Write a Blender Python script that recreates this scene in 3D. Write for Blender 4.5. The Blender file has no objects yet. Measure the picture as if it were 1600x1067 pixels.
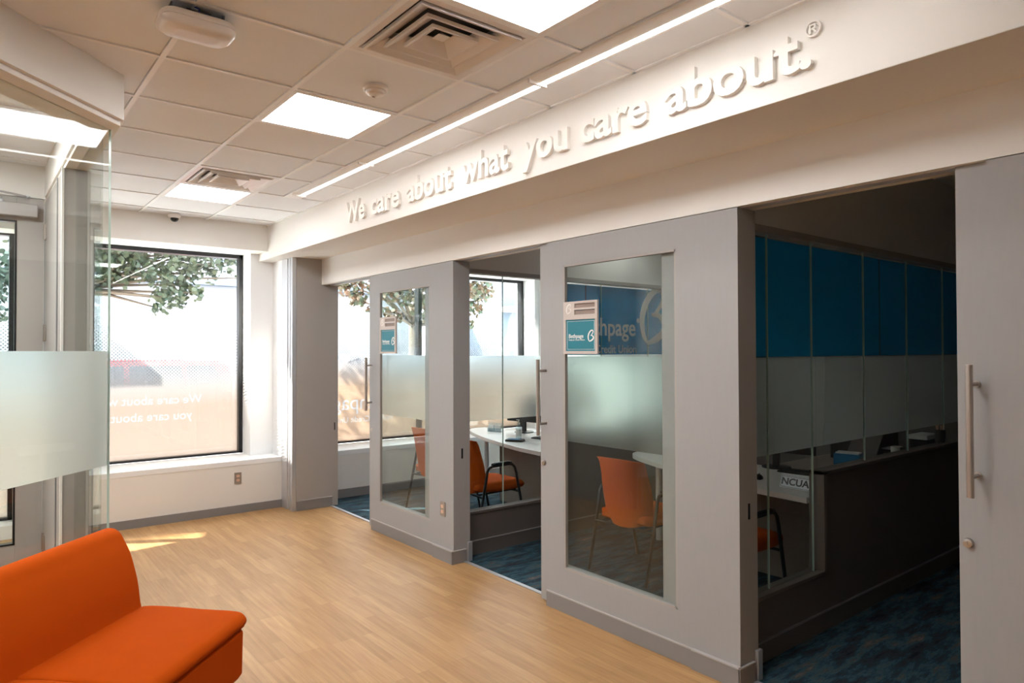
import bpy, bmesh, math, random
from mathutils import Vector, Matrix
random.seed(7)
C = bpy.context.scene.collection
scene = bpy.context.scene
PI = math.pi

# ------------------------------------------------------------------ camera, light, exposure
YAW, PITCH, ROLL, FPX, CAMH = .6752, .0142, -.0027, 1070.6, 1.67
fwd = Vector((math.sin(YAW)*math.cos(PITCH), math.cos(YAW)*math.cos(PITCH), math.sin(PITCH)))
rgt = Vector((math.cos(YAW), -math.sin(YAW), 0))
upv = rgt.cross(fwd)
cr_, sr_ = math.cos(ROLL), math.sin(ROLL)
r2 = cr_*rgt + sr_*upv
u2 = -sr_*rgt + cr_*upv
cam = bpy.data.objects.new('camera', bpy.data.cameras.new('camera'))
C.objects.link(cam)
cam.matrix_world = Matrix((( r2.x, u2.x, -fwd.x, 0), (r2.y, u2.y, -fwd.y, 0), (r2.z, u2.z, -fwd.z, CAMH), (0, 0, 0, 1)))
cam.data.sensor_width = 36
cam.data.lens = FPX/1600*36
cam.data.clip_start = .05
scene.camera = cam
scene.view_settings.view_transform = 'Standard'
scene.view_settings.look = 'None'
scene.view_settings.gamma = 1
scene.view_settings.exposure = 2.2
scene.view_settings.use_curve_mapping = False
scene.cycles.use_denoising = True
scene.cycles.max_bounces = 10
scene.cycles.diffuse_bounces = 5
scene.cycles.glossy_bounces = 4
scene.cycles.transmission_bounces = 6
scene.cycles.transparent_max_bounces = 24
scene.cycles.sample_clamp_indirect = 6
scene.cycles.caustics_reflective = False
scene.cycles.caustics_refractive = False

world = bpy.data.worlds.new('sky')
scene.world = world
world.use_nodes = True
bg = world.node_tree.nodes['Background']
bg.inputs['Color'].default_value = (.88, .93, 1.0, 1)
bg.inputs['Strength'].default_value = 3.4

sun = bpy.data.objects.new('sun', bpy.data.lights.new('sun', 'SUN'))
C.objects.link(sun)
sun.data.energy = 10
sun.data.angle = math.radians(.6)
sun.data.color = (1, .93, .82)
SUN = Vector((.85, -.53, -.73)).normalized()
sun.rotation_euler = SUN.to_track_quat('-Z', 'Y').to_euler()
sun.location = (-6, 14, 12)
PANEL_E, STRIP_E = 6.0, 3.7

# ------------------------------------------------------------------ materials
def mat(name, col, rough=.6, metal=0, bump=0, bscale=60, var=0, vscale=4, spec=.5, coat=0, aniso=None):
    m = bpy.data.materials.new(name); m.use_nodes = True
    nt = m.node_tree; b = nt.nodes['Principled BSDF']
    b.inputs['Base Color'].default_value = (*col, 1)
    b.inputs['Roughness'].default_value = rough
    b.inputs['Metallic'].default_value = metal
    b.inputs['Specular IOR Level'].default_value = spec
    b.inputs['Coat Weight'].default_value = coat
    tc = nt.nodes.new('ShaderNodeTexCoord')
    src = tc.outputs['Object']
    if aniso:
        mp = nt.nodes.new('ShaderNodeMapping'); mp.inputs['Scale'].default_value = aniso
        nt.links.new(src, mp.inputs['Vector']); src = mp.outputs['Vector']
    n = nt.nodes.new('ShaderNodeTexNoise'); n.inputs['Scale'].default_value = vscale
    n.inputs['Detail'].default_value = 4
    nt.links.new(src, n.inputs['Vector'])
    if var:
        mx = nt.nodes.new('ShaderNodeMix'); mx.data_type = 'RGBA'
        mx.inputs[6].default_value = (*[c*(1-var) for c in col], 1)
        mx.inputs[7].default_value = (*[min(1, c*(1+var)) for c in col], 1)
        nt.links.new(n.outputs['Fac'], mx.inputs[0]); nt.links.new(mx.outputs[2], b.inputs['Base Color'])
    if bump:
        n2 = nt.nodes.new('ShaderNodeTexNoise'); n2.inputs['Scale'].default_value = bscale
        nt.links.new(src, n2.inputs['Vector'])
        bp = nt.nodes.new('ShaderNodeBump'); bp.inputs['Strength'].default_value = bump; bp.inputs['Distance'].default_value = .002
        nt.links.new(n2.outputs['Fac'], bp.inputs['Height']); nt.links.new(bp.outputs['Normal'], b.inputs['Normal'])
    return m

def emit(name, col, s):
    m = bpy.data.materials.new(name); m.use_nodes = True
    nt = m.node_tree; nt.nodes.remove(nt.nodes['Principled BSDF'])
    e = nt.nodes.new('ShaderNodeEmission'); e.inputs[0].default_value = (*col, 1); e.inputs[1].default_value = s
    nt.links.new(e.outputs[0], nt.nodes['Material Output'].inputs[0]); return m

def glass(name, tint=(.93, .97, .955), ior=1.5, boost=1.0):
    m = bpy.data.materials.new(name); m.use_nodes = True
    nt = m.node_tree; nt.nodes.remove(nt.nodes['Principled BSDF'])
    t = nt.nodes.new('ShaderNodeBsdfTransparent'); t.inputs[0].default_value = (*tint, 1)
    g = nt.nodes.new('ShaderNodeBsdfGlossy'); g.inputs['Roughness'].default_value = 0.0
    lw = nt.nodes.new('ShaderNodeLayerWeight'); lw.inputs['Blend'].default_value = .5
    pw = nt.nodes.new('ShaderNodeMath'); pw.operation = 'POWER'; pw.inputs[1].default_value = 4.0
    nt.links.new(lw.outputs['Facing'], pw.inputs[0])
    f = nt.nodes.new('ShaderNodeMath'); f.operation = 'MULTIPLY_ADD'; f.inputs[1].default_value = .9; f.inputs[2].default_value = .042
    nt.links.new(pw.outputs[0], f.inputs[0])
    mu = nt.nodes.new('ShaderNodeMath'); mu.operation = 'MULTIPLY'; mu.inputs[1].default_value = boost; mu.use_clamp = True
    mx = nt.nodes.new('ShaderNodeMixShader')
    nt.links.new(f.outputs[0], mu.inputs[0]); nt.links.new(mu.outputs[0], mx.inputs[0])
    nt.links.new(t.outputs[0], mx.inputs[1]); nt.links.new(g.outputs[0], mx.inputs[2])
    nt.links.new(mx.outputs[0], nt.nodes['Material Output'].inputs[0]); return m

def frost(name, col=(.90, .96, .95), tr=.10, tl=.72, fwd_=0):
    """tr clear, tl share of translucent against diffuse, fwd_ share of rough forward scatter"""
    m = bpy.data.materials.new(name); m.use_nodes = True
    nt = m.node_tree; nt.nodes.remove(nt.nodes['Principled BSDF'])
    d = nt.nodes.new('ShaderNodeBsdfDiffuse'); d.inputs[0].default_value = (*col, 1)
    l = nt.nodes.new('ShaderNodeBsdfTranslucent'); l.inputs[0].default_value = (*col, 1)
    t = nt.nodes.new('ShaderNodeBsdfTransparent'); t.inputs[0].default_value = (.95, 1, .98, 1)
    r = nt.nodes.new('ShaderNodeBsdfRefraction'); r.inputs['Color'].default_value = (*col, 1); r.inputs['Roughness'].default_value = .62; r.inputs['IOR'].default_value = 1.12
    a = nt.nodes.new('ShaderNodeMixShader'); a.inputs[0].default_value = tl
    c = nt.nodes.new('ShaderNodeMixShader'); c.inputs[0].default_value = fwd_
    b = nt.nodes.new('ShaderNodeMixShader'); b.inputs[0].default_value = tr
    nt.links.new(d.outputs[0], a.inputs[1]); nt.links.new(l.outputs[0], a.inputs[2])
    nt.links.new(a.outputs[0], c.inputs[1]); nt.links.new(r.outputs[0], c.inputs[2])
    nt.links.new(c.outputs[0], b.inputs[1]); nt.links.new(t.outputs[0], b.inputs[2])
    nt.links.new(b.outputs[0], nt.nodes['Material Output'].inputs[0]); return m

def film(name, low, zorange):
    """printed window film: dots that grow downwards until they merge, white fading to orange"""
    m = bpy.data.materials.new(name); m.use_nodes = True
    nt = m.node_tree; N = nt.nodes; Lk = nt.links; N.remove(N['Principled BSDF'])
    def math_(op, a, b=None, clamp=False):
        n = N.new('ShaderNodeMath'); n.operation = op; n.use_clamp = clamp
        for i, v in enumerate((a, b)):
            if v is None: continue
            if isinstance(v, (int, float)): n.inputs[i].default_value = v
            else: Lk.new(v, n.inputs[i])
        return n.outputs[0]
    tc = N.new('ShaderNodeTexCoord'); s = N.new('ShaderNodeSeparateXYZ'); Lk.new(tc.outputs['Object'], s.inputs[0])
    P = .034
    def lat(off):
        u = math_('SUBTRACT', math_('FRACT', math_('ADD', math_('DIVIDE', s.outputs[0], P), off+100)), .5)
        v = math_('SUBTRACT', math_('FRACT', math_('ADD', math_('DIVIDE', s.outputs[2], P), off)), .5)
        return math_('SQRT', math_('ADD', math_('MULTIPLY', u, u), math_('MULTIPLY', v, v)))
    d = math_('MINIMUM', lat(0), lat(.5))
    r = math_('ADD', math_('MULTIPLY', math_('DIVIDE', math_('SUBTRACT', 2.02, s.outputs[2]), .85), .38), .12)
    mask = math_('LESS_THAN', d, r)
    k = math_('DIVIDE', math_('SUBTRACT', zorange, s.outputs[2]), .40, True)
    mx = N.new('ShaderNodeMix'); mx.data_type = 'RGBA'
    mx.inputs[6].default_value = (.135, .14, .15, 1); mx.inputs[7].default_value = (*low, 1); Lk.new(k, mx.inputs[0])
    t = N.new('ShaderNodeBsdfTransparent')
    l = N.new('ShaderNodeBsdfTranslucent'); Lk.new(mx.outputs[2], l.inputs[0])
    df = N.new('ShaderNodeBsdfDiffuse'); Lk.new(mx.outputs[2], df.inputs[0])
    a = N.new('ShaderNodeMixShader'); a.inputs[0].default_value = .75; Lk.new(df.outputs[0], a.inputs[1]); Lk.new(l.outputs[0], a.inputs[2])
    b = N.new('ShaderNodeMixShader'); Lk.new(mask, b.inputs[0]); Lk.new(t.outputs[0], b.inputs[1]); Lk.new(a.outputs[0], b.inputs[2])
    Lk.new(b.outputs[0], N['Material Output'].inputs[0]); return m

def planks(name):
    m = bpy.data.materials.new(name); m.use_nodes = True
    nt = m.node_tree; N = nt.nodes; Lk = nt.links; b = N['Principled BSDF']
    tc = N.new('ShaderNodeTexCoord'); mp = N.new('ShaderNodeMapping')
    mp.inputs['Rotation'].default_value = (0, 0, PI/2); Lk.new(tc.outputs['Object'], mp.inputs[0])
    br = N.new('ShaderNodeTexBrick'); Lk.new(mp.outputs[0], br.inputs['Vector'])
    br.offset = .37; br.offset_frequency = 3
    br.inputs['Color1'].default_value = (.43, .25, .108, 1); br.inputs['Color2'].default_value = (.53, .325, .152, 1)
    br.inputs['Mortar'].default_value = (.37, .22, .105, 1)
    br.inputs['Scale'].default_value = 1; br.inputs['Mortar Size'].default_value = .0012; br.inputs['Mortar Smooth'].default_value = .3
    br.inputs['Brick Width'].default_value = .62; br.inputs['Row Height'].default_value = .066; br.inputs['Bias'].default_value = -.05
    mp2 = N.new('ShaderNodeMapping'); mp2.inputs['Scale'].default_value = (28, 1.6, 1); Lk.new(tc.outputs['Object'], mp2.inputs[0])
    n = N.new('ShaderNodeTexNoise'); n.inputs['Scale'].default_value = 1.6; n.inputs['Detail'].default_value = 7; n.inputs['Roughness'].default_value = .62
    Lk.new(mp2.outputs[0], n.inputs['Vector'])
    cr = N.new('ShaderNodeValToRGB'); cr.color_ramp.elements[0].position = .3; cr.color_ramp.elements[1].position = .72
    cr.color_ramp.elements[0].color = (.80, .72, .62, 1); cr.color_ramp.elements[1].color = (1.08, 1.06, 1.04, 1)
    Lk.new(n.outputs['Fac'], cr.inputs[0])
    mx = N.new('ShaderNodeMix'); mx.data_type = 'RGBA'; mx.blend_type = 'MULTIPLY'; mx.inputs[0].default_value = 1
    Lk.new(br.outputs['Color'], mx.inputs[6]); Lk.new(cr.outputs[0], mx.inputs[7]); Lk.new(mx.outputs[2], b.inputs['Base Color'])
    b.inputs['Roughness'].default_value = .42; b.inputs['Specular IOR Level'].default_value = .45
    bp = N.new('ShaderNodeBump'); bp.inputs['Strength'].default_value = .12; bp.inputs['Distance'].default_value = .001
    Lk.new(n.outputs['Fac'], bp.inputs['Height']); Lk.new(bp.outputs[0], b.inputs['Normal'])
    return m

def carpet(name):
    m = bpy.data.materials.new(name); m.use_nodes = True
    nt = m.node_tree; N = nt.nodes; Lk = nt.links; b = N['Principled BSDF']
    tc = N.new('ShaderNodeTexCoord')
    def noise(sc, scale, det=6):
        mp = N.new('ShaderNodeMapping'); mp.inputs['Scale'].default_value = sc; mp.inputs['Rotation'].default_value = (0, 0, .12)
        Lk.new(tc.outputs['Object'], mp.inputs[0])
        n = N.new('ShaderNodeTexNoise'); n.inputs['Scale'].default_value = scale; n.inputs['Detail'].default_value = det
        n.inputs['Roughness'].default_value = .68; Lk.new(mp.outputs[0], n.inputs['Vector']); return n.outputs['Fac']
    cr = N.new('ShaderNodeValToRGB'); e = cr.color_ramp.elements
    e[0].position = .34; e[0].color = (.012, .018, .028, 1); e[1].position = .68; e[1].color = (.15, .12, .11, 1)
    for p, c in ((.43, (.035, .042, .05, 1)), (.49, (.022, .052, .075, 1)), (.54, (.045, .095, .12, 1)), (.60, (.07, .08, .08, 1))):
        k = e.new(p); k.color = c
    Lk.new(noise((.9, 3.4, 1), 3.2), cr.inputs[0])
    n2 = noise((2.2, 14, 1), 9, 3)
    mx = N.new('ShaderNodeMix'); mx.data_type = 'RGBA'; mx.blend_type = 'OVERLAY'; mx.inputs[0].default_value = .7
    Lk.new(cr.outputs[0], mx.inputs[6]); Lk.new(n2, mx.inputs[7]); Lk.new(mx.outputs[2], b.inputs['Base Color'])
    b.inputs['Roughness'].default_value = .95; b.inputs['Specular IOR Level'].default_value = .1
    return m

def weave(name, col, amp=.5):
    m = mat(name, col, rough=.9, spec=.10, var=.05, vscale=7)
    nt = m.node_tree; N = nt.nodes; b = N['Principled BSDF']
    b.inputs['Sheen Weight'].default_value = .0
    tc = N['Texture Coordinate']
    n = N.new('ShaderNodeTexNoise'); n.inputs['Scale'].default_value = 420
    nt.links.new(tc.outputs['Object'], n.inputs['Vector'])
    bp = N.new('ShaderNodeBump'); bp.inputs['Strength'].default_value = amp; bp.inputs['Distance'].default_value = .0006
    nt.links.new(n.outputs['Fac'], bp.inputs['Height']); nt.links.new(bp.outputs[0], b.inputs['Normal'])
    return m

M = {}
M['cream'] = mat('cream_paint', (.83, .81, .775), .75, bump=.08, bscale=250)
M['white'] = mat('white_paint', (.88, .89, .90), .6, bump=.05, bscale=250)
M['tile'] = mat('ceiling_tile', (.90, .93, .965), .95, bump=.35, bscale=380, var=.02, vscale=3, spec=.1)
M['grid'] = mat('white_ceiling_metal', (.97, .98, .99), .45)
M['linen'] = mat('grey_linen_laminate', (.37, .368, .368), .5, bump=.12, bscale=90, var=.035, vscale=22, aniso=(3, 3, .35), spec=.35)
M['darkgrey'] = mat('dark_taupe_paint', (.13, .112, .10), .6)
M['grey'] = mat('grey_paint', (.40, .375, .35), .6, bump=.05, bscale=200)
M['base'] = mat('grey_rubber_base', (.25, .24, .24), .5)
M['basecap'] = mat('light_grey_base_cap', (.42, .40, .39), .45)
M['dark'] = mat('black_window_metal', (.018, .018, .02), .35, metal=.3)
M['steel'] = mat('brushed_steel', (.52, .47, .43), .33, metal=1, bump=.05, bscale=200, aniso=(1, 1, 12))
M['alu'] = mat('satin_aluminium', (.66, .67, .70), .38, metal=.7)
M['floor'] = planks('oak_vinyl_planks')
M['carpet'] = carpet('blue_grey_carpet')
M['glass'] = glass('clear_glass', (.95, .975, .965), 1.5, .68)
M['glassedge'] = mat('green_glass_edge', (.50, .66, .60), .15)
M['winglass'] = glass('window_glass', (.96, .98, .98), 1.5, 1.0)
M['frost'] = frost('frosted_film', (.86, .92, .91), .02, .78, .70)
M['film1'] = film('dot_film_pale', (.118, .094, .080), 1.50)
M['film2'] = film('dot_film_orange', (.150, .104, .074), 1.62)
M['filmtext'] = frost('white_film_lettering', (.165, .165, .17), .0, .75)
M['orange'] = weave('orange_upholstery', (.47, .066, .0008), .35)
M['orangechair'] = weave('orange_chair_fabric', (.55, .095, .012), .3)
M['black'] = mat('black_plastic', (.016, .016, .018), .35)
M['blackmetal'] = mat('black_powder_coat', (.022, .022, .025), .42)
M['blue'] = frost('translucent_blue_film', (.010, .27, .56), .0, .24)
M['teal'] = mat('teal_print', (.02, .20, .26), .5)
M['signwhite'] = mat('white_sign_face', (.88, .86, .83), .45)
M['letter'] = mat('white_letter_paint', (.84, .81, .77), .45)
M['placard'] = mat('warm_grey_placard', (.56, .50, .46), .5)
M['slot'] = mat('brown_grey_slot', (.30, .23, .20), .6)
M['desktop'] = mat('pale_desk_laminate', (.72, .68, .63), .35, var=.03, vscale=10, aniso=(14, 1, 1))
M['deskbody'] = mat('taupe_woodgrain', (.30, .245, .205), .5, var=.10, vscale=6, aniso=(8, 8, .5))
M['lightpanel'] = emit('lit_diffuser', (1, .99, .985), PANEL_E)
M['officefill'] = emit('office_fill_glow', (1, .96, .92), 1.1)
M['strip'] = emit('lit_strip_diffuser', (1, .965, .92), STRIP_E)
M['diffuser'] = mat('diffuser_metal', (.84, .80, .77), .28, metal=.0)
M['void'] = mat('dark_duct', (.12, .12, .125), .7)
M['signmirror'] = mat('silver_sign', (.86, .90, .95), .35)
M['bark'] = mat('brown_bark', (.10, .075, .055), .9, bump=.6, bscale=30)
def leafmat(name, a, b_):
    m = mat(name, a, .6); nt = m.node_tree; N = nt.nodes
    n = N['Noise Texture']; n.inputs['Scale'].default_value = 9
    cr = N.new('ShaderNodeValToRGB'); cr.color_ramp.elements[0].position = .38; cr.color_ramp.elements[1].position = .62
    cr.color_ramp.elements[0].color = (*a, 1); cr.color_ramp.elements[1].color = (*b_, 1)
    nt.links.new(n.outputs['Fac'], cr.inputs[0]); nt.links.new(cr.outputs[0], N['Principled BSDF'].inputs['Base Color'])
    N['Principled BSDF'].inputs['Transmission Weight'].default_value = 0
    return m
M['leafgreen'] = leafmat('green_leaves', (.012, .030, .014), (.045, .055, .022))
M['leafmix'] = leafmat('green_and_rust_leaves', (.02, .045, .018), (.11, .05, .022))
M['leafdark'] = leafmat('dark_green_leaves', (.008, .025, .017), (.025, .05, .03))
M['stucco'] = mat('white_stucco', (.235, .237, .25), .9, var=.03, vscale=1)
M['bluegrey'] = mat('blue_grey_siding', (.10, .125, .16), .8)
M['asphalt'] = mat('pale_asphalt', (.40, .39, .38), .9, var=.1, vscale=2)
M['sidewalk'] = mat('concrete_paving', (.60, .58, .54), .9, var=.06, vscale=3)
M['carred'] = mat('dark_red_car_paint', (.22, .02, .02), .25, coat=.8)
M['carblack'] = mat('black_car_paint', (.02, .02, .022), .25, coat=.8)
M['carglass'] = mat('dark_car_glass', (.02, .025, .03), .08)
M['tyre'] = mat('tyre_rubber', (.02, .02, .02), .8)
M['clear'] = glass('clear_bottle_plastic', (.80, .88, .92), 1.45, 1.5)
M['paper'] = mat('white_paper', (.80, .79, .76), .7)
M['folderblue'] = mat('bright_blue_card', (.02, .20, .42), .5)
M['orangecard'] = mat('orange_card', (.75, .16, .04), .5)
M['screen'] = mat('black_screen', (.010, .011, .013), .12)
M['wireblue'] = mat('blue_wire', (.01, .05, .30), .4)
M['offwhite'] = mat('off_white_plastic', (.80, .74, .68), .38)
M['pen'] = mat('pale_wood_pencil', (.70, .45, .32), .5)

# ------------------------------------------------------------------ mesh helpers
class MB:
    def __init__(s): s.v = []; s.f = []; s.mi = []; s.cur = 0
    def add(s, vs, fs):
        k = len(s.v); s.v += [tuple(v) for v in vs]
        s.f += [tuple(i+k for i in f) for f in fs]; s.mi += [s.cur]*len(fs); return s
    def box(s, x0, x1, y0, y1, z0, z1):
        v = [(x, y, z) for z in (z0, z1) for y in (y0, y1) for x in (x0, x1)]
        return s.add(v, [(0, 2, 3, 1), (4, 5, 7, 6), (0, 1, 5, 4), (2, 6, 7, 3), (0, 4, 6, 2), (1, 3, 7, 5)])
    def obox(s, o, e1, e2, e3):
        o, e1, e2, e3 = map(Vector, (o, e1, e2, e3))
        v = [o+a*e1+b*e2+c*e3 for c in (0, 1) for b in (0, 1) for a in (0, 1)]
        return s.add(v, [(0, 2, 3, 1), (4, 5, 7, 6), (0, 1, 5, 4), (2, 6, 7, 3), (0, 4, 6, 2), (1, 3, 7, 5)])
    def prism(s, pts, fn0, fn1):
        n = len(pts); a = [fn0(*p) for p in pts]; b = [fn1(*p) for p in pts]
        return s.add(a+b, [tuple(range(n))[::-1], tuple(range(n, 2*n))]+[(i, (i+1) % n, (i+1) % n+n, i+n) for i in range(n)])
    def tube(s, path, r, n=10, caps=True, ry=None):
        path = [Vector(p) for p in path]; rings = []
        up0 = None
        for i, p in enumerate(path):
            t = (path[min(i+1, len(path)-1)]-path[max(i-1, 0)]).normalized()
            if up0 is None:
                up0 = Vector((0, 0, 1)) if abs(t.z) < .9 else Vector((1, 0, 0))
            a = (up0-t*up0.dot(t)).normalized(); b = t.cross(a); up0 = a
            rr = r[i] if isinstance(r, (list, tuple)) else r
            rings.append([p+a*math.cos(2*PI*k/n)*rr+b*math.sin(2*PI*k/n)*(ry or rr) for k in range(n)])
        v = [q for R in rings for q in R]; f = []
        for i in range(len(path)-1):
            for k in range(n):
                f.append((i*n+k, i*n+(k+1) % n, (i+1)*n+(k+1) % n, (i+1)*n+k))
        if caps: f += [tuple(range(n))[::-1], tuple((len(path)-1)*n+k for k in range(n))]
        return s.add(v, f)
    def lathe(s, prof, c=(0, 0, 0), n=24, axis='z'):
        v = []; f = []
        for r, z in prof:
            for k in range(n):
                a = 2*PI*k/n; p = (r*math.cos(a), r*math.sin(a), z)
                if axis == 'x': p = (z, p[0], p[1])
                if axis == 'y': p = (p[0], z, p[1])
                v.append((p[0]+c[0], p[1]+c[1], p[2]+c[2]))
        for i in range(len(prof)-1):
            for k in range(n): f.append((i*n+k, i*n+(k+1) % n, (i+1)*n+(k+1) % n, (i+1)*n+k))
        f += [tuple(range(n))[::-1], tuple((len(prof)-1)*n+k for k in range(n))]
        return s.add(v, f)
    def grid(s, rows, closed=False):
        n = len(rows[0]); v = [p for R in rows for p in R]; f = []
        for i in range(len(rows)-1):
            for k in range(n if closed else n-1):
                f.append((i*n+k, i*n+(k+1) % n, (i+1)*n+(k+1) % n, (i+1)*n+k))
        return s.add(v, f)
    def map(s, fn): s.v = [tuple(fn(*p)) for p in s.v]; return s
    def build(s, name, m, parent=None, bevel=0, smooth=False, sub=0, seg=2):
        me = bpy.data.meshes.new(name); me.from_pydata(s.v, [], s.f)
        ms = m if isinstance(m, (list, tuple)) else [m]
        for q in ms: me.materials.append(M[q] if isinstance(q, str) else q)
        for p, i in zip(me.polygons, s.mi): p.material_index = i
        bm = bmesh.new(); bm.from_mesh(me); bmesh.ops.recalc_face_normals(bm, faces=bm.faces); bm.to_mesh(me); bm.free()
        o = bpy.data.objects.new(name, me); C.objects.link(o)
        if parent: o.parent = parent
        if bevel:
            b = o.modifiers.new('bevel', 'BEVEL'); b.width = bevel; b.segments = seg; b.limit_method = 'ANGLE'; b.angle_limit = math.radians(35)
            b.harden_normals = False
        if sub:
            b = o.modifiers.new('sub', 'SUBSURF'); b.levels = sub; b.render_levels = sub
        if smooth or sub:
            for p in me.polygons: p.use_smooth = True
        return o

def tag(o, label=None, cat=None, group=None, kind=None):
    if label: o['label'] = label
    if cat: o['category'] = cat
    if group: o['group'] = group
    if kind: o['kind'] = kind
    return o
def thing(name, label, cat, loc=(0, 0, 0), rz=0, group=None):
    o = bpy.data.objects.new(name, None); C.objects.link(o); o.location = loc; o.rotation_euler = (0, 0, rz)
    o.empty_display_size = .1
    return tag(o, label, cat, group)
def struct(o): o['kind'] = 'structure'; return o
def sempty(name, loc=(0, 0, 0)):
    o = bpy.data.objects.new(name, None); C.objects.link(o); o.location = loc; o['kind'] = 'structure'; return o
def dup(root, loc, rz=None, label=None, group=None):
    r = root.copy(); C.objects.link(r); r.location = loc
    if rz is not None: r.rotation_euler = (0, 0, rz)
    if label: r['label'] = label
    if group: r['group'] = group
    for ch in list(root.children):
        c = ch.copy(); C.objects.link(c); c.parent = r
        for g in ch.children:
            d = g.copy(); C.objects.link(d); d.parent = c
    return r

def text_mesh(s, size, extrude=0, offset=0, bev=0):
    cu = bpy.data.curves.new('t', 'FONT'); cu.body = s; cu.size = size; cu.extrude = extrude; cu.offset = offset
    cu.bevel_depth = bev; cu.resolution_u = 4
    o = bpy.data.objects.new('t', cu); C.objects.link(o)
    dg = bpy.context.evaluated_depsgraph_get(); dg.update()
    me = o.evaluated_get(dg).to_mesh()
    v = [tuple(p.co) for p in me.vertices]; f = [tuple(p.vertices) for p in me.polygons]
    o.evaluated_get(dg).to_mesh_clear(); bpy.data.objects.remove(o); bpy.data.curves.remove(cu)
    return v, f
def text_w(s, size, offset=0):
    v, _ = text_mesh(s, size, 0, offset); xs = [p[0] for p in v]; return min(xs), max(xs)
def place_text(mb, s, size, org, eu, ev, ew, extrude=0, offset=0, sx=1, align='l'):
    v, f = text_mesh(s, size, extrude, offset)
    x0 = min(p[0] for p in v); x1 = max(p[0] for p in v)
    sh = {'l': x0, 'c': (x0+x1)/2, 'r': x1}[align]
    org, eu, ev, ew = map(Vector, (org, eu, ev, ew))
    mb.add([org+eu*((p[0]-sh)*sx)+ev*p[1]+ew*p[2] for p in v], f); return (x1-x0)*sx
EX, EY, EZ = Vector((1, 0, 0)), Vector((0, 1, 0)), Vector((0, 0, 1))

def ribbon(mb, pts, w, fn, t=.002):
    """a brush stroke: a polyline (u, v, widthfactor) given thickness, mapped by fn(u, v, d)"""
    n = len(pts); L_ = []; R_ = []
    for i, p in enumerate(pts):
        a = Vector(pts[max(i-1, 0)][:2]); b = Vector(pts[min(i+1, n-1)][:2]); d = (b-a).normalized(); nn = Vector((-d.y, d.x))
        ww = w*p[2]/2; c = Vector(p[:2]); L_.append(c+nn*ww); R_.append(c-nn*ww)
    for i in range(n-1):
        q = [L_[i], L_[i+1], R_[i+1], R_[i]]
        mb.add([fn(p.x, p.y, 0) for p in q]+[fn(p.x, p.y, t) for p in q],
               [(3, 2, 1, 0), (4, 5, 6, 7), (0, 1, 5, 4), (1, 2, 6, 5), (2, 3, 7, 6), (3, 0, 4, 7)])
def bez(ps, n=10):
    """catmull-rom through (u,v,w) points"""
    P = [ps[0]]+list(ps)+[ps[-1]]; out = []
    for i in range(1, len(P)-2):
        for k in range(n):
            t = k/n; o = []
            for c in range(3):
                p0, p1, p2, p3 = P[i-1][c], P[i][c], P[i+1][c], P[i+2][c]
                o.append(.5*((2*p1)+(-p0+p2)*t+(2*p0-5*p1+4*p2-p3)*t*t+(-p0+3*p1-3*p2+p3)*t**3))
            out.append(tuple(o))
    out.append(tuple(ps[-1])); return out
LOGO = bez([(.16, .06, .55), (.06, .22, 1), (.03, .48, 1.25), (.14, .76, 1.3), (.36, .97, 1.1), (.56, 1.0, .9), (.62, .88, .9), (.56, .74, .8), (.40, .57, .65), (.36, .55, .5)]) 
LOGO2 = bez([(.30, .56, .5), (.48, .55, .9), (.62, .46, 1.1), (.66, .33, 1.2), (.56, .20, 1.2), (.36, .10, 1.1), (.16, .04, .6)])
def logo(mb, h, fn, t=.003):
    ribbon(mb, LOGO, .105, lambda u, v, d: fn(u*h, v*h, d), t)
    ribbon(mb, LOGO2, .105, lambda u, v, d: fn(u*h, v*h, d), t)

# ------------------------------------------------------------------ room constants
ZC = 3.015; D = 3.012; XB = 2.534; ZB = 2.664; ZH = 2.39
YW = 7.344      # knee wall face
YR = 7.62       # recessed wall face
YG = 7.93       # window plane
XO = 6.62       # far wall of the offices
DK = D+.158     # back of the office front wall
XL, YB = -4.2, -4.2

# floor
struct(MB().box(XL, 3.12, YB, 8.1, -.06, 0).build('floor', 'floor'))
struct(MB().box(3.122, XO+.1, YB, 8.1, -.06, .002).build('floor_offices', 'carpet'))
struct(MB().box(3.105, 3.135, YB, 7.34, .002, .008).build('trim_1', 'alu'))

# ---- ceiling: tiles with gaps for lights and air diffusers, and the T grid
GX0, GY0, GP = 1.31, 2.81, .61
def cell(i, j): return (GX0+i*GP, GX0+(i+1)*GP, GY0+j*GP, GY0+(j+1)*GP)
LIGHTS = [(0, -2), (0, 1), (0, 5), (-7, -5), (-5, 3), (-3, 3), (-4, 1), (-6, 1), (-3, -2)]  # vestibule and sofa-side panels are unseen, added to brighten vestibule and near ceiling
DIFFS = [(0, -1), (0, 4)]
mb = MB()
for i in range(-10, 3):
    for j in range(-12, 9):
        if (i, j) in LIGHTS or (i, j) in DIFFS: continue
        x0, x1, y0, y1 = cell(i, j)
        g = .0142
        x1 = min(x1, 2.6)
        segs = [(x0, x1)]
        if i == 1: segs = [(x0, 2.165), (2.295, 2.6)] if y0 < 5.8 else [(x0, 2.6)]
        if i >= 2: continue
        for a, b in segs:
            mb.box(a+g, b-g if b < 2.55 else b, y0+g, y1-g, ZC+.006, ZC+.022)
struct(mb.build('ceiling', 'tile'))
mb = MB()
for i in range(-10, 2):
    x = GX0+i*GP
    mb.box(x-.0115, x+.0115, YB, YW+.25, ZC-.002, ZC+.012)
for j in range(-11, 9):
    y = GY0+j*GP
    if y < YB or y > YW+.25: continue
    mb.box(XL, 2.165, y-.0105, y+.0105, ZC-.001, ZC+.012)
    mb.box(2.295, 2.6, y-.0105, y+.0105, ZC-.001, ZC+.012)
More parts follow.
